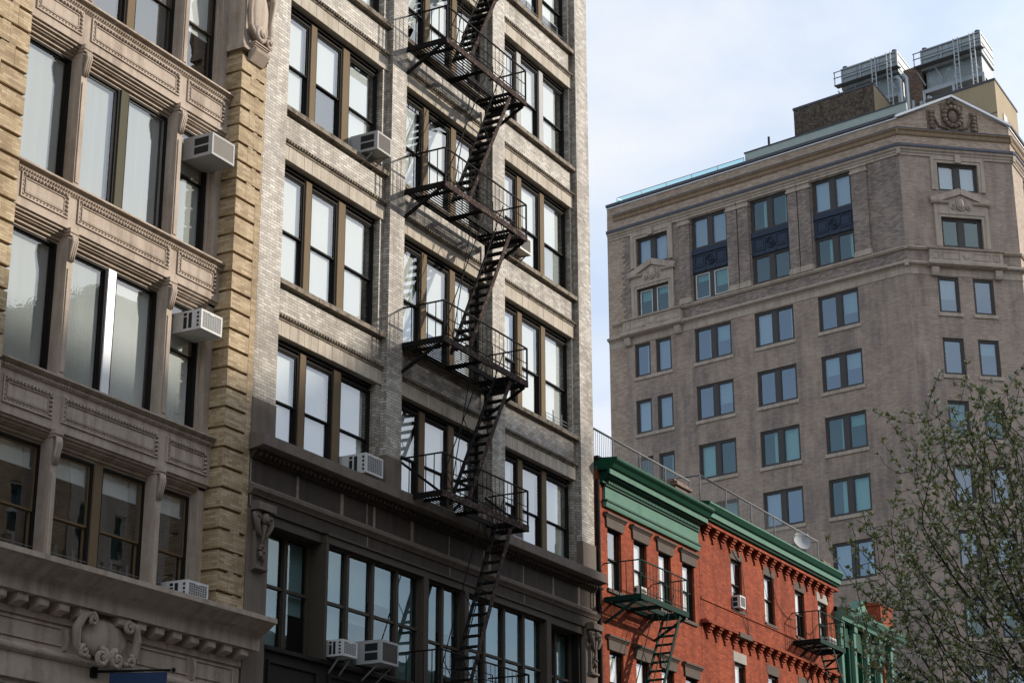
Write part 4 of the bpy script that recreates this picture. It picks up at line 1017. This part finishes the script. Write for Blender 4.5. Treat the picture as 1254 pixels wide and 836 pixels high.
    run('lower_cornice', [(-.02, 38.1), (.06, 38.1), (.08, 38.18), (.16, 38.2), (.26, 38.26), (.26, 38.36), (.12, 38.44), (-.02, 38.46)], 'tower_stone', dent=True)
    run('stone_band', [(-.02, 37.722), (.03, 37.722), (.03, 38.099), (-.02, 38.099)], 'tower_stone')
    # brick pilasters of the upper storeys with stone caps
    P_ = [(1.55, 2.28), (4.34, 4.92), (4.98, 5.44), (7.48, 8.02), (8.08, 8.6), (10.62, 11.2)]
    for a, c in P_:
        b = MB(); b.box(TL, a * K, c * K, -.02, .12, 39.3, 44.1); p = b.build('pilaster', 'tower_dark', t)
        b = MB(); b.box(TL, a * K - .06, c * K + .06, -.02, .18, 44.1, 44.22); b.box(TL, a * K - .02, c * K + .02, -.02, .15, 44.22, 44.4); b.box(TL, a * K - .08, c * K + .08, -.02, .22, 44.4, 44.498); b.build('pilaster_cap', 'tower_stone', p)
        b = MB(); b.box(TL, a * K - .06, c * K + .06, -.02, .19, 39.28, 39.5); b.box(TL, a * K - .03, c * K + .03, -.02, .155, 39.5, 39.62); b.build('pilaster_base', 'tower_stone', p)
    # windows
    kinds = ['tower_glass', 'tower_glass', 'tower_glass', 'tower_teal', 'tower_teal', 'tower_glass', 'tower_glass', 'tower_glass', 'tower_teal', 'tower_glass']
    def casement(F, a, c, s, e, pair=True, gm=None, dg=-.15, sh=None, mul=.3, fw=.1, white=False):
        f = MB(); rects_frame(f, F, a, c, s, e, fw, dg - .04, dg + .07)
        if pair: m = (a + c) / 2; f.box(F, m - mul / 2, m + mul / 2, dg - .04, dg + .06, s + fw, e - fw)
        w = f.build('window', 'tower_frame', t)
        sp = [(a + fw, c - fw)] if not pair else [(a + fw, m - mul / 2), (m + mul / 2, c - fw)]
        q = MB()
        for x, y in sp: rects_frame(q, F, x, y, s + fw, e - fw, .055, dg - .01, dg + .045)
        q.build('sash', 'white_metal' if white else 'tower_frame', w)
        for x, y in sp:
            g = MB(); g.face([F(x + .055, dg, s + fw), F(y - .055, dg, s + fw), F(y - .055, dg, e - fw), F(x + .055, dg, e - fw)], F.n); g.build('pane', gm or 'tower_glass', w)
            r = random.random() if sh is None else sh
            if r < .45:
                g = MB(); g.box(F, x + .06, y - .06, dg - .15, dg - .135, s + fw + (0 if r < .22 else random.uniform(.5, 1.3)), e - fw - .01); g.build('blind', 'curtain' if r < .12 else 'blind_grey' if r < .3 else 'teal_blind', w)
            elif r < .7:
                g = MB(); g.box(F, x + .06, x + .06 + (y - x) * random.uniform(.15, .4), dg - .17, dg - .15, s + fw, e - fw - .01); g.build('curtain', 'curtain', w)
        return w
    sills = []
    for i, (s, e) in enumerate(rows):
        if i > 6: continue
        for a, c in colsD:
            casement(TL, a, c, s, e, True, 'tower_teal' if (i, colsD.index((a, c))) in ((2, 0), (2, 1), (3, 0), (3, 2), (2, 2)) else 'tower_glass'); sills.append((TL, a - .08, c + .08, s))
        for a, c in colsS: casement(TL, a, c, s, e, False, 'tower_glass' if i < 2 else 'tower_teal')
        sills.append((TL, colsS[0][0] - .08, colsS[1][1] + .08, s))
        for a, c in ch: casement(TC, a, c, s, e, False, 'tower_teal' if i in (2, 5) else 'tower_glass'); sills.append((TC, a - .1, c + .1, s))
    for F, a, c, s in sills:
        b = MB(); b.bevbox(F, a, c, -.26, .07, s - .2, s - .002, .01); b.build('window_sill', 'tower_stone', t)
    for j, (a, c) in enumerate(colsD):
        casement(TL, a + .02, c - .02, up[0], up[1], True, ['tower_glass', 'tower_teal', 'tower_glass'][j], -.2, sh=[.05, .5, .2][j]); casement(TL, a + .02, c - .02, lo[0], lo[1], True, 'tower_teal', -.2, white=(j == 2), sh=[.65, .9, .4][j])
        b = MB(); b.box(TL, a + .01, c - .01, -.25, -.08, lo[1] + .002, up[0] - .002); b.box(TL, a, c, -.2, .0, up[0] - .32, up[0] - .06); b.box(TL, a, c, -.2, -.02, up[0] - .06, up[0] - .003); b.box(TL, a, c, -.2, -.03, lo[1] + .003, lo[1] + .16)
        m = (a + c) / 2
        for x, y in ((a + .14, m - .36), (m + .36, c - .14)): rects_frame(b, TL, x, y, lo[1] + .28, up[0] - .4, .05, -.09, -.04); b.box(TL, x + .14, y - .14, -.09, -.06, lo[1] + .42, up[0] - .54)
        n = 16; zc = (lo[1] + up[0] - .16) / 2
        for r_, w_ in ((.30, .05), (.16, .04)): b.tube([TL(m + r_ * cos(2 * pi * i / n), -.06, zc + r_ * sin(2 * pi * i / n)) for i in range(n + 1)], w_, 6)
        b.ball(TL, m, -.06, zc, .1, .06, .1)
        for i in range(4): b.ball(TL, a + .15 + i * (c - a - .3) / 3, .005, lo[1] + .08, .03, .03, .03)
        b.build('metal_panel', 'navy', t)
    # framed and pedimented windows
    for F, a, c, (l0, l1), (u0_, u1_) in ((TL, 11.85 * K, 13.62 * K, (lo[0] - .1, 41.0), (42.35, 44.15)), (TC, 2.08, 4.39, (39.37, 41.07), (42.6, 44.2))):
        casement(F, a + .02, c - .02, u0_ + .01, u1_ - .01, True, 'tower_glass', -.2, sh=.05); casement(F, a + .02, c - .02, l0 + .01, l1 - .01, True, 'tower_teal', -.2, sh=.4 if F is TL else .9, white=F is TL)
        m = (a + c) / 2; b = MB()
        for x, y in ((l0, l1), (u0_, u1_)):
            for o, w_, d in ((0, .16, .06), (.16, .2, .1)):
                b.box(F, a - o - w_, a - o, -.02, d, x, y + o + w_); b.box(F, c + o, c + o + w_, -.02, d, x, y + o + w_); b.box(F, a - o, c + o, -.02, d, y + o, y + o + w_)
        b.box(F, m - .16, m + .16, -.02, .24, u1_ - .02, u1_ + .42)
        z = l1 + .36
        b.box(F, a - .36, c + .36, -.02, .085, z, z + .55)
        for s_ in (-1, 1): b.prism(F, [(-.02, z + .36), (.18, z + .36), (.24, z + .42), (.26, z + .5), (-.02, z + .54)], *sorted((m + s_ * (c - a) * .30, m + s_ * ((c - a) / 2 + .5))))
        for s_ in (-1, 1): b.bar(F(m + s_ * ((c - a) / 2 + .52), .13, z + .5), F(m, .13, z + 1.12), .34, .16, up=F.n)
        b.plate(F, [(a - .3, z + .5), (c + .3, z + .5), (m, z + 1.08)], -.02, .08)
        b.ball(F, m, .14, z + .42, .2, .1, .3, 10, 8); b.tube([F(m + .24 * cos(2 * pi * i / 16), .13, z + .42 + .36 * sin(2 * pi * i / 16)) for i in range(17)], .05, 6)
        for s_ in (-1, 1): b.scroll(F, m + s_ * .46, .12, z + .2, .16, 1.2, pi / 2, s_, .05)
        b.build('window_surround', 'tower_stone', t)
        b = MB(); b.box(F, a - .9, c + .9, -.02, .28, 38.47, 39.075); b.prism(F, [(-.02, 39.076), (.3, 39.076), (.38, 39.12), (.4, 39.2), (-.02, 39.26)], a - 1.0, c + 1.0)
        for x, y in ((a - .75, a - .35), (a - .2, m - .35), (m + .35, c + .2), (c + .35, c + .75)): rects_frame(b, F, x, y, 38.58, 38.98, .05, .27, .31)
        b.ball(F, m, .27, 38.78, .24, .06, .22, 10, 6)
        b.prism(F, [(-.02, 38.1), (.3, 38.16), (.44, 38.24), (.44, 38.4), (.3, 38.468), (-.02, 38.468)], a - 1.02, c + 1.02)
        for s_ in (-1, 1): b.prism(F, [(-.02, 37.62), (.2, 37.66), (.26, 37.8), (.3, 38.1), (-.02, 38.1)], m + s_ * ((c - a) / 2 + .62) - .2, m + s_ * ((c - a) / 2 + .62) + .2)
        b.build('balcony_ledge', 'tower_stone', t)
    for a, c in rr:
        for s, e in [lo, up] + rows[:4]: casement(TR, a, c, s, e, True, sh=.9)
    # inside, roof, roof structures
    fr = [(P0 + TN * (LEN - .05), P0, P1, P1 + Vector((RL - .05, 0, 0)))]
    far = P0 + TN * (LEN - .05) + Vector((RL + 3, 0, 0))
    ring = [P0 + TN * (LEN - .6) + Vector((.9, 0, 0)), P0 + TN * .4 + Vector((.9, .0, 0)), P1 + Vector((.5, .9, 0)), P1 + Vector((RL, .9, 0)), far]
    def solid(name, ring, z0, z1, mat):
        b = MB(); n = len(ring); vs = [Vector((p.x, p.y, z0)) for p in ring] + [Vector((p.x, p.y, z1)) for p in ring]
        b.mesh(vs, [(i, (i + 1) % n, n + (i + 1) % n, n + i) for i in range(n)] + [tuple(range(n)), tuple(range(2 * n - 1, n - 1, -1))]); return b.build(name, mat, t)
    solid('interior', ring, 0, 46.0, 'interior')
    for i in range(7):
        s = rows[i][0]; solid('floor_slab', [P0 + TN * (LEN - .02) + TNN * -.27, P0 + TN * .02 + TNN * -.27 , P1 + Vector((.3, .3, 0)), far], s - FLH + 2.2, s - .15, 'interior')
    solid('roof', [P0 + TN * (LEN - .02) + TNN * -.28, P0 + TNN * -.28, P1 + Vector((0, .28, 0)), P1 + Vector((RL, .28, 0)), far], 46.2, 46.55, 'roof_tar')
    X = Vector((1, 0, 0))
    def block(u0, u1, off, length, z0, z1):
        a = P0 + TN * u0 + TNN * -off; c = P0 + TN * u1 + TNN * -off
        return [a, c, c + X * length, a + X * length], z0, z1
    def add_block(b, r, z0, z1): b.hexa([Vector((p.x, p.y, z0)) for p in r] + [Vector((p.x, p.y, z1)) for p in r])
    b = MB(); add_block(b, *block(-.4, 9.9, .5, .25, 46.55, 47.66)); b.build('low_roof_wall', 'pale_panel', t)
    b = MB(); add_block(b, *block(-.42, 9.95, .45, .45, 47.66, 47.72)); b.build('roof_wall_coping', 'slate', t)
    b = MB(); b.tube([TL(8.7, -1.2, 46.5), TL(8.7, -1.2, 48.6)], .07, 8); b.build('vent_pipe', 'vent_dark', t)
    # glass guard
    b = MB(); b.face([TL(9.9, -.35, 46.8), TL(LEN - .5, -.35, 46.8), TL(LEN - .5, -.35, 47.35), TL(9.9, -.35, 47.35)], TL.n); b.face([TL(LEN - .5, -.35, 46.8), TL(LEN - .5, -6, 46.8), TL(LEN - .5, -6, 47.35), TL(LEN - .5, -.35, 47.35)], TN); g = b.build('glass_guard', 'teal_glass', t)
    b = MB()
    b.bar(TL(9.9, -.35, 47.36), TL(LEN - .5, -.35, 47.36), .03, .03); b.bar(TL(LEN - .5, -.35, 47.36), TL(LEN - .5, -6, 47.36), .03, .03)
    for i in range(6): u = 9.9 + (LEN - 10.4) * i / 5; b.bar(TL(u, -.35, 46.7), TL(u, -.35, 47.36), .03, .03)
    b.build('guard_rail', 'steel', g)
    b = MB(); add_block(b, *block(3.85, 9.2, 5, 3.4, 46.5, 51.85)); k = b.build('bulkhead', 'ivy', t)
    b = MB(); add_block(b, *block(3.83, 9.25, 4.97, 3.5, 51.85, 51.98)); b.build('bulkhead_coping', 'slate', k)
    b = MB(); r, z0, z1 = block(3.84, 3.85, 5.02, 3.38, 46.5, 51.84); add_block(b, r, z0, z1); b.build('bulkhead_side', 'stucco', k)
    b = MB(); add_block(b, *block(-3.55, .6, 5, 4.6, 46.0, 49.7)); k = b.build('penthouse', 'stucco', t)
    b = MB(); add_block(b, *block(-3.6, .65, 4.95, 4.75, 49.7, 49.82)); b.build('penthouse_coping', 'slate', k)
    b = MB(); add_block(b, *block(-3.56, .6, 4.98, .03, 47.75, 47.79)); b.build('stucco_joint', 'slate', k)
    s_ = P0 + TN * -3.56 + TNN * -5; b = MB(); b.box(Frame((s_.x, s_.y, 0), (1, 0, 0), (0, -1, 0)), 1.2, 1.9, -.02, .05, 47.2, 48.2); b.build('penthouse_window', 'white_metal', k)
    b = MB(); add_block(b, *block(2.7, 3.9, 9, 1.5, 46.5, 54.3)); k = b.build('brick_flue', 'old_brick', t)
    b = MB()
    for i, u in enumerate((2.9, 3.3)):
        p = P0 + TN * (u + .4) + TNN * -8.2
        b.tube([p + Vector((0, 0, 46.5)), p + Vector((0, 0, 53.3)), p + Vector((.1, .1, 53.6)) + TN * .12, p + Vector((.3, .1, 53.7)) + TN * .4], .12, 10)
    for i in range(4): p = P0 + TN * (1.2 + .5 * i) + TNN * -7.6; b.tube([p + Vector((0, 0, 46.5)), p + Vector((0, 0, 51.2 + .2 * (i % 2)))], .10, 8)
    b.build('roof_pipe', 'steel', t)
tower()
def cooling_tower(u0, u1, z0, z1, label):
    off = 9.; L = 2.6; X = Vector((1, 0, 0))
    c = P0 + TN * ((u0 + u1) / 2) + TNN * -(off + .5) + X * 1.2
    t = thing('cooling_tower', label, 'cooling tower', (c.x, c.y, z0), 'cooling towers on the tower roof')
    F = Frame(P0 + TNN * -off, TN, TNN)
    def blk(b, a, e, k0, k1, z0, z1, l0=0, l1=L):
        p = P0 + TN * a + TNN * -(off - k0) + X * l0; q = P0 + TN * e + TNN * -(off - k0) + X * l0; d = X * (l1 - l0)
        r = [p, q, q + d, p + d]; b.hexa([Vector((v.x, v.y, z0)) for v in r] + [Vector((v.x, v.y, z1)) for v in r])
    h = z1 - z0
    b = MB(); blk(b, u0, u1, 0, 0, z0 + h * .5, z1); blk(b, u0 + .12, u1 - .12, -.12, 0, z0, z0 + h * .5, .15, L - .1); b.build('casing', 'ct_panel', t)
    b = MB()
    for f in (.5, .62, .78, .98): blk(b, u0 - .05, u1 + .05, .06, 0, z0 + h * f - .05, z0 + h * f + .05, 0, L + .1)
    for f in (0, .33, .66, 1): blk(b, u0 + (u1 - u0) * f - .05, u0 + (u1 - u0) * f + .05, .05, 0, z0 + h * .5, z1, 0, .1)
    b.build('rib', 'steel', t)
    b = MB()
    for f in (.05, .35, .65, .95): b.bar(F(u0 + (u1 - u0) * f, .1, z0 + h * .1), F(u0 + (u1 - u0) * f + .5, .02, z0 + h * .5), .06, .06)
    for f in (0, .5, 1):
        for l in (0., L):
            p = F(u0 + (u1 - u0) * f, 0, 0) + X * l; b.bar(p + Vector((0, 0, 46.5)), p + Vector((0, 0, z0)), .15, .15)
    b.bar(F(u0, .02, z0 - .1), F(u1, .02, z0 - .1), .12, .25); b.bar(F(u0, .02, z0 - .9), F(u1, .02, z0 - .9), .08, .1); b.bar(F(u0, 0, z0 - .1), F(u0, 0, z0 - .1) + X * L, .12, .25)
    b.build('support_frame', 'steel', t)
    b = MB()
    for hh in (.72, .86): b.bar(F(u0 - .25, .55, z0 + h * hh), F(u1 + .3, .55, z0 + h * hh), .045, .045)
    for f in (-.06, .3, .65, 1.06): b.bar(F(u0 + (u1 - u0) * f, .55, z0 + h * .55), F(u0 + (u1 - u0) * f, .55, z0 + h * .87), .045, .045)
    b.bar(F(u0 - .25, .3, z0 + h * .55), F(u1 + .3, .3, z0 + h * .55), .5, .04)
    b.build('catwalk', 'rail_grey', t)
    b = MB()
    for f in (.03, .1, .3, .37): b.bar(F(u0 + (u1 - u0) * f, .62, z0 - 1.2), F(u0 + (u1 - u0) * f, .62, z0 + h * .9), .06, .06)
    for i in range(12):
        z = z0 - 1 + i * (h * .9 + 1) / 12
        for f in (.03, .3): b.bar(F(u0 + (u1 - u0) * f, .62, z), F(u0 + (u1 - u0) * (f + .07), .62, z), .04, .04)
    b.build('ladder', 'steel', t)
    b = MB()
    for f in (.05, .95): p = F(u0 + (u1 - u0) * f, -.1, z1 + .05); b.tube([p - Vector((0, 0, .1)), p + Vector((0, 0, .08))], .16, 8)
    b.build('lifting_lug', 'slate', t)
cooling_tower(4.25, 8.0, 53.0, 55.75, 'grey metal cooling tower directly behind the ivy covered roof bulkhead')
cooling_tower(-1.15, 2.65, 52.55, 55.2, 'grey metal cooling tower over the tan penthouse, near the gabled corner')
# ================================================================== houses across the avenue (they shade and are mirrored in the low windows)
OP = Frame((0, -6.0, 0), (1, 0, 0), (0, 1, 0))
def across(u0, u1, H, mat, label, cols, rows, z00=4.5, fl=3.6):
    t = thing('apartment_building', label, 'building', ((u0 + u1) / 2, -6.0, 0), 'buildings across the avenue')
    pitch = (u1 - u0) / cols; hs = [(u0 + (i + .28) * pitch, u0 + (i + .72) * pitch, z00 + j * fl, z00 + j * fl + 2.0) for i in range(cols) for j in range(rows)]
    b = MB(); b.wall(OP, u0, u1, 0, H, 0, hs, -.3); b.build('wall', mat, t)
    b = MB(); b.box(OP, u0 + .05, u1 - .05, -14, -.35, 0, H - .1); b.build('body', 'interior', t)
    b = MB(); b.prism(OP, [(-.1, H - .5), (.3, H - .4), (.6, H - .1), (.6, H), (-.1, H + .1)], u0, u1); b.build('cornice', 'trim_stone', t)
    for (a, c, s, e) in hs:
        f = MB(); rects_frame(f, OP, a, c, s, e, .08, -.2, -.1); f.box(OP, a, c, -.2, -.12, (s + e) / 2 - .04, (s + e) / 2 + .04); w = f.build('window', 'white_metal', t)
        g = MB(); g.face([OP(a + .08, -.16, s), OP(c - .08, -.16, s), OP(c - .08, -.16, e), OP(a + .08, -.16, e)], OP.n); g.build('pane', 'store_glass', w)
        g = MB(); g.box(OP, a - .1, c + .1, -.1, .08, s - .15, s - .002); g.build('sill', 'trim_stone', w)
across(-12, 56.5, 27.4, 'tan_brick', 'tan brick building across the avenue, mirrored in the lower limestone windows', 15, 6)
across(56.6, 66.8, 30.0, 'trim_stone', 'pale stone building across the avenue, mirrored in the loft windows', 5, 6)
across(66.9, 125, 17.5, 'old_brick', 'low dark brick building across the avenue, farther up', 12, 3)

# ================================================================== tree
def tree():
    rnd = random.Random(21)
    base = Vector((34.2, 6.8, .14))
    t = thing('street_tree', 'spring tree with dark twisting branches and small olive green leaf clusters', 'tree', tuple(base))
    C = base + Vector((0, 0, 7.7)); R = Vector((4.75, 4.75, 5.0))
    att = []
    while len(att) < 10500:
        v = Vector((rnd.uniform(-1, 1), rnd.uniform(-1, 1), rnd.uniform(-1, 1)))
        n = noise.noise(v * 2.3 + Vector((3, 1, 7))) * .22
        r = v.length
        if r > 1 + n or r < .18: continue
        p = C + Vector((v.x * R.x, v.y * R.y, v.z * R.z))
        if p.z < base.z + 2.8: continue
        att.append(p)
    nodes = [base.copy()]; par = [-1]
    z = 0
    while nodes[-1].z < base.z + 3.0:
        nodes.append(nodes[-1] + Vector((rnd.uniform(-.05, .05), rnd.uniform(-.05, .05), .3))); par.append(len(nodes) - 2)
    # a few leaders
    D = .2; KILL = .27; INF = 1.5
    alive = att[:]
    for it in range(90):
        kd = KDTree(len(nodes))
        for i, n_ in enumerate(nodes): kd.insert(n_, i)
        kd.balance()
        pull = {}; keep = []
        for a in alive:
            co, i, d = kd.find(a)
            if d < KILL: continue
            keep.append(a)
            if d < INF or it < 14: pull.setdefault(i, []).append(a)
        alive = keep
        if not alive: break
        grew = 0
        for i, l in pull.items():
            s = Vector((0, 0, 0))
            for a in l: s += (a - nodes[i]).normalized()
            if s.length < 1e-4: continue
            s = s.normalized() + Vector((rnd.uniform(-.22, .22), rnd.uniform(-.22, .22), rnd.uniform(-.1, .24)))
            if par[i] >= 0: s += (nodes[i] - nodes[par[i]]).normalized() * .55
            q = nodes[i] + s.normalized() * D
            nodes.append(q); par.append(i); grew += 1
        if not grew or len(nodes) > 20000: break
    # spurs beyond the skin of the crown
    kids = {}
    for i, p in enumerate(par):
        if p >= 0: kids.setdefault(p, []).append(i)
    tips = [i for i in range(len(nodes)) if i not in kids]
    for i in tips:
        if rnd.random() < .5:
            d = (nodes[i] - nodes[par[i]]).normalized() + Vector((0, 0, .25)); j = i
            for k in range(rnd.randint(1, 4)):
                d = (d + Vector((rnd.uniform(-.3, .3), rnd.uniform(-.3, .3), rnd.uniform(-.15, .3)))).normalized(); nodes.append(nodes[j] + d * .2); par.append(j); j = len(nodes) - 1
    rad = [0.] * len(nodes)
    for i in range(len(nodes) - 1, 0, -1):
        if rad[i] == 0: rad[i] = .005
        rad[par[i]] = (rad[par[i]] ** 2.35 + rad[i] ** 2.35) ** (1 / 2.35)
    kids = {}
    for i, p in enumerate(par):
        if p >= 0: kids.setdefault(p, []).append(i)
    # chains from each fork
    trunk = MB(); limbs = MB()
    stack = [(0, None)]
    while stack:
        s0, p0 = stack.pop()
        ch = ([p0] if p0 is not None else []) + [s0]
        while True:
            k = kids.get(ch[-1], [])
            if not k: break
            k = sorted(k, key=lambda j: -rad[j])
            for j in k[1:]: stack.append((j, ch[-1]))
            ch.append(k[0])
        if len(ch) < 2: continue
        rr = [min(rad[j], .22) for j in ch]
        if p0 is not None: rr[0] = rr[1]
        n = 10 if rr[0] > .08 else 6 if rr[0] > .025 else 4
        (trunk if s0 == 0 else limbs).tube([nodes[j] for j in ch], rr, n)
    trunk.build('trunk', 'bark', t); limbs.build('branch', 'bark', t)
    # leaves and fading blossom in tufts on the thin wood
    L = MB()
    def tuft(c, d, n, size, white):
        for k in range(n):
            L.cur = 2 if rnd.random() < white else (1 if rnd.random() < .4 else 0)
            v = (d * .6 + Vector((rnd.gauss(0, 1), rnd.gauss(0, 1), rnd.gauss(0, 1) + .3))).normalized()
            s = size * rnd.uniform(.6, 1.3); p = c + v * s * rnd.uniform(.3, 1.1)
            x = v.orthogonal().normalized(); x.rotate(Matrix.Rotation(rnd.uniform(0, 6.28), 3, v)); y = v
            w = s * (.42 if L.cur < 2 else .5)
            L.face([p - y * s * .5, p + x * w + v.cross(x) * w * .3, p + y * s * .75, p - x * w + v.cross(x) * w * .3])
    for i in range(1, len(nodes)):
        if rad[i] < .018 and nodes[i].z > base.z + 3.2:
            f = noise.noise(nodes[i] * .55) * .5 + .5
            tip = i not in kids
            if rnd.random() < (.95 if tip else (.32 + .9 * f) * (rad[i] < .012)):
                d = (nodes[i] - nodes[par[i]]).normalized()
                c = nodes[i] + Vector((rnd.uniform(-.04, .04), rnd.uniform(-.04, .04), rnd.uniform(-.02, .06)))
                tuft(c, d, rnd.randint(11, 17), .054, .20 + .25 * f * (rnd.random() < .6))
    o = L.build('crown', ['leaf', 'leaf_new', 'blossom'], t)
    print('TREE', len(nodes), len(tips), len(L.f), sorted(rad)[len(rad)//2], max(rad), min(n.z for n in nodes), max(n.z for n in nodes))
tree()

# ================================================================== ground
def sheet(name, x0, x1, y0, y1, z, mat):
    b = MB(); b.face([(x0, y0, z), (x1, y0, z), (x1, y1, z), (x0, y1, z)], Vector((0, 0, 1))); return structure(b.build(name, mat))
def slab(name, x0, x1, y0, y1, z0, z1, mat):
    b = MB(); F = Frame((0, 0, 0), (1, 0, 0), (0, 1, 0)); b.box(F, x0, x1, y0, y1, z0, z1); return structure(b.build(name, mat))
sheet('ground', -1500, 1500, -1500, 1500, -.02, 'concrete')
sheet('road', -400, 600, -.6, 17.2, -.015, 'asphalt')
sheet('side_street', 81.5, 91, 17.2, 400, -.011, 'asphalt')
slab('pavement', -300, 81.5, 17.2, 22.6, -.02, .13, 'concrete')
slab('pavement', 91.3, 300, 17.2, 22.6, -.02, .13, 'concrete')
slab('near_pavement', -300, 400, -6.1, -.6, -.02, .13, 'concrete')
slab('tree_island', 29, 46, 5.8, 7.8, -.02, .14, 'concrete')
b = MB()
for y in (3., 11.5, 14.4):
    for i in range(-20, 60): b.face([(i * 5, y - .06, -.01), (i * 5 + 2.4, y - .06, -.01), (i * 5 + 2.4, y + .06, -.01), (i * 5, y + .06, -.01)], Vector((0, 0, 1)))
structure(b.build('road_marking', 'white_metal'))

# ================================================================== light
SAZ, SEL = radians(-51.0), radians(21.5)
sd = Vector((cos(SEL) * cos(SAZ), cos(SEL) * sin(SAZ), sin(SEL)))
sun = bpy.data.lights.new('sun', 'SUN'); sun.energy = SUN_E; sun.angle = radians(1.5); sun.color = (1.0, .91, .79)
so = bpy.data.objects.new('sun', sun); COL.objects.link(so); so.rotation_euler = sd.to_track_quat('Z', 'Y').to_euler(); so.location = (0, 0, 80)
w = bpy.data.worlds.new('World'); sc.world = w; w.use_nodes = True
nt = w.node_tree; nt.nodes.clear()
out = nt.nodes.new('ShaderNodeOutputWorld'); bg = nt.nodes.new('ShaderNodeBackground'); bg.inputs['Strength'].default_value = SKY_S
sky = nt.nodes.new('ShaderNodeTexSky'); sky.sky_type = 'NISHITA'; sky.sun_disc = False; sky.sun_elevation = SEL; sky.sun_rotation = pi / 2 - SAZ
sky.air_density = 1.0; sky.dust_density = .6; sky.ozone_density = 2.
tc = nt.nodes.new('ShaderNodeTexCoord')
sep = nt.nodes.new('ShaderNodeSeparateXYZ'); nt.links.new(tc.outputs['Generated'], sep.inputs[0])
# project the view direction on a flat layer of thin cloud
den = N(nt, 'ShaderNodeMath', operation='ADD'); nt.links.new(sep.outputs['Z'], den.inputs[0]); den.inputs[1].default_value = .18
dx = N(nt, 'ShaderNodeMath', operation='DIVIDE'); nt.links.new(sep.outputs['X'], dx.inputs[0]); nt.links.new(den.outputs[0], dx.inputs[1])
dy = N(nt, 'ShaderNodeMath', operation='DIVIDE'); nt.links.new(sep.outputs['Y'], dy.inputs[0]); nt.links.new(den.outputs[0], dy.inputs[1])
cmb = nt.nodes.new('ShaderNodeCombineXYZ'); nt.links.new(dx.outputs[0], cmb.inputs[0]); nt.links.new(dy.outputs[0], cmb.inputs[1])
n1 = N(nt, 'ShaderNodeTexNoise', i_Scale=1.9, i_Detail=7., i_Roughness=.55, i_Distortion=.5); nt.links.new(cmb.outputs[0], n1.inputs['Vector'])
cf = ramp(nt, [(.37, (.36, .36, .36)), (.63, (1, 1, 1))], n1.outputs['Fac'])
# a bank of bright thin cloud over the tower, two unseen ones added for fill and reflections, clearer sky elsewhere
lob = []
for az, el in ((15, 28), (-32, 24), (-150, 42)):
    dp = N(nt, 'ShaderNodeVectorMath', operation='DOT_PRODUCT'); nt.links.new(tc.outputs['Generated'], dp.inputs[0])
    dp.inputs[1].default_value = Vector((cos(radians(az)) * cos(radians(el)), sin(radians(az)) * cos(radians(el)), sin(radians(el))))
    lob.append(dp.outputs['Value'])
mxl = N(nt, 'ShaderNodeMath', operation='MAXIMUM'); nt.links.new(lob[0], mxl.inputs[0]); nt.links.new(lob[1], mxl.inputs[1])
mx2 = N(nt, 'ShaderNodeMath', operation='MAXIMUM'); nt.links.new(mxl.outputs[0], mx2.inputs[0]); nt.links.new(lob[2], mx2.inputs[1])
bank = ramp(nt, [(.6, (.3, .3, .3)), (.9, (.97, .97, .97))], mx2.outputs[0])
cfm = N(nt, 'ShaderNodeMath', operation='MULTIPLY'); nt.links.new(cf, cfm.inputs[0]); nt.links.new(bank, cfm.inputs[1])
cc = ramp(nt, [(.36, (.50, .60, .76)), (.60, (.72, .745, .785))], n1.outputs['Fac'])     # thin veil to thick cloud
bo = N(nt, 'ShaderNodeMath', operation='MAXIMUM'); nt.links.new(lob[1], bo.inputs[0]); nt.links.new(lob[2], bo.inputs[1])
br = ramp(nt, [(.7, (1, 1, 1)), (.95, (FILL_CLOUD, FILL_CLOUD, FILL_CLOUD))], bo.outputs[0])  # extra brightness given only to the two added, unseen cloud banks
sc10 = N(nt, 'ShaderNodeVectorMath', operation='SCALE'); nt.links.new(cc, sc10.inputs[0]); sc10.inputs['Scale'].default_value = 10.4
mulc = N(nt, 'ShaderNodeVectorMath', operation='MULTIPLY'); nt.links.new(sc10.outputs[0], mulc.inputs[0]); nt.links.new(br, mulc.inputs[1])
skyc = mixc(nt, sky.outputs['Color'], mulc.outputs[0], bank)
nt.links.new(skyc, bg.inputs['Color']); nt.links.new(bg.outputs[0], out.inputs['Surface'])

# ================================================================== camera
cam = bpy.data.cameras.new('camera'); co = bpy.data.objects.new('camera', cam); COL.objects.link(co); sc.camera = co
cam.sensor_fit = 'HORIZONTAL'; cam.sensor_width = 36; cam.lens = 36 * 2343.79058 / 1254; cam.clip_start = .1; cam.clip_end = 5000
pch, yaw, rol = .334087543, .506276293, .00280145909
f = Vector((cos(pch) * cos(yaw), cos(pch) * sin(yaw), sin(pch))); r = Vector((sin(yaw), -cos(yaw), 0)); d = f.cross(r)
r2 = r * cos(rol) + d * sin(rol); d2 = -r * sin(rol) + d * cos(rol)
mt = Matrix((r2, -d2, -f)).transposed().to_4x4(); mt.translation = (0, 0, 1.65); co.matrix_world = mt
sc.view_settings.view_transform = 'Standard'; sc.view_settings.look = 'None'; sc.view_settings.exposure = EXPO; sc.view_settings.gamma = 1
sc.render.engine = 'CYCLES'
sc.cycles.use_denoising = True
sc.cycles.max_bounces = 7; sc.cycles.diffuse_bounces = 3; sc.cycles.glossy_bounces = 3; sc.cycles.transparent_max_bounces = 16; sc.cycles.transmission_bounces = 3
sc.cycles.sample_clamp_indirect = 4; sc.cycles.caustics_reflective = False; sc.cycles.caustics_refractive = False
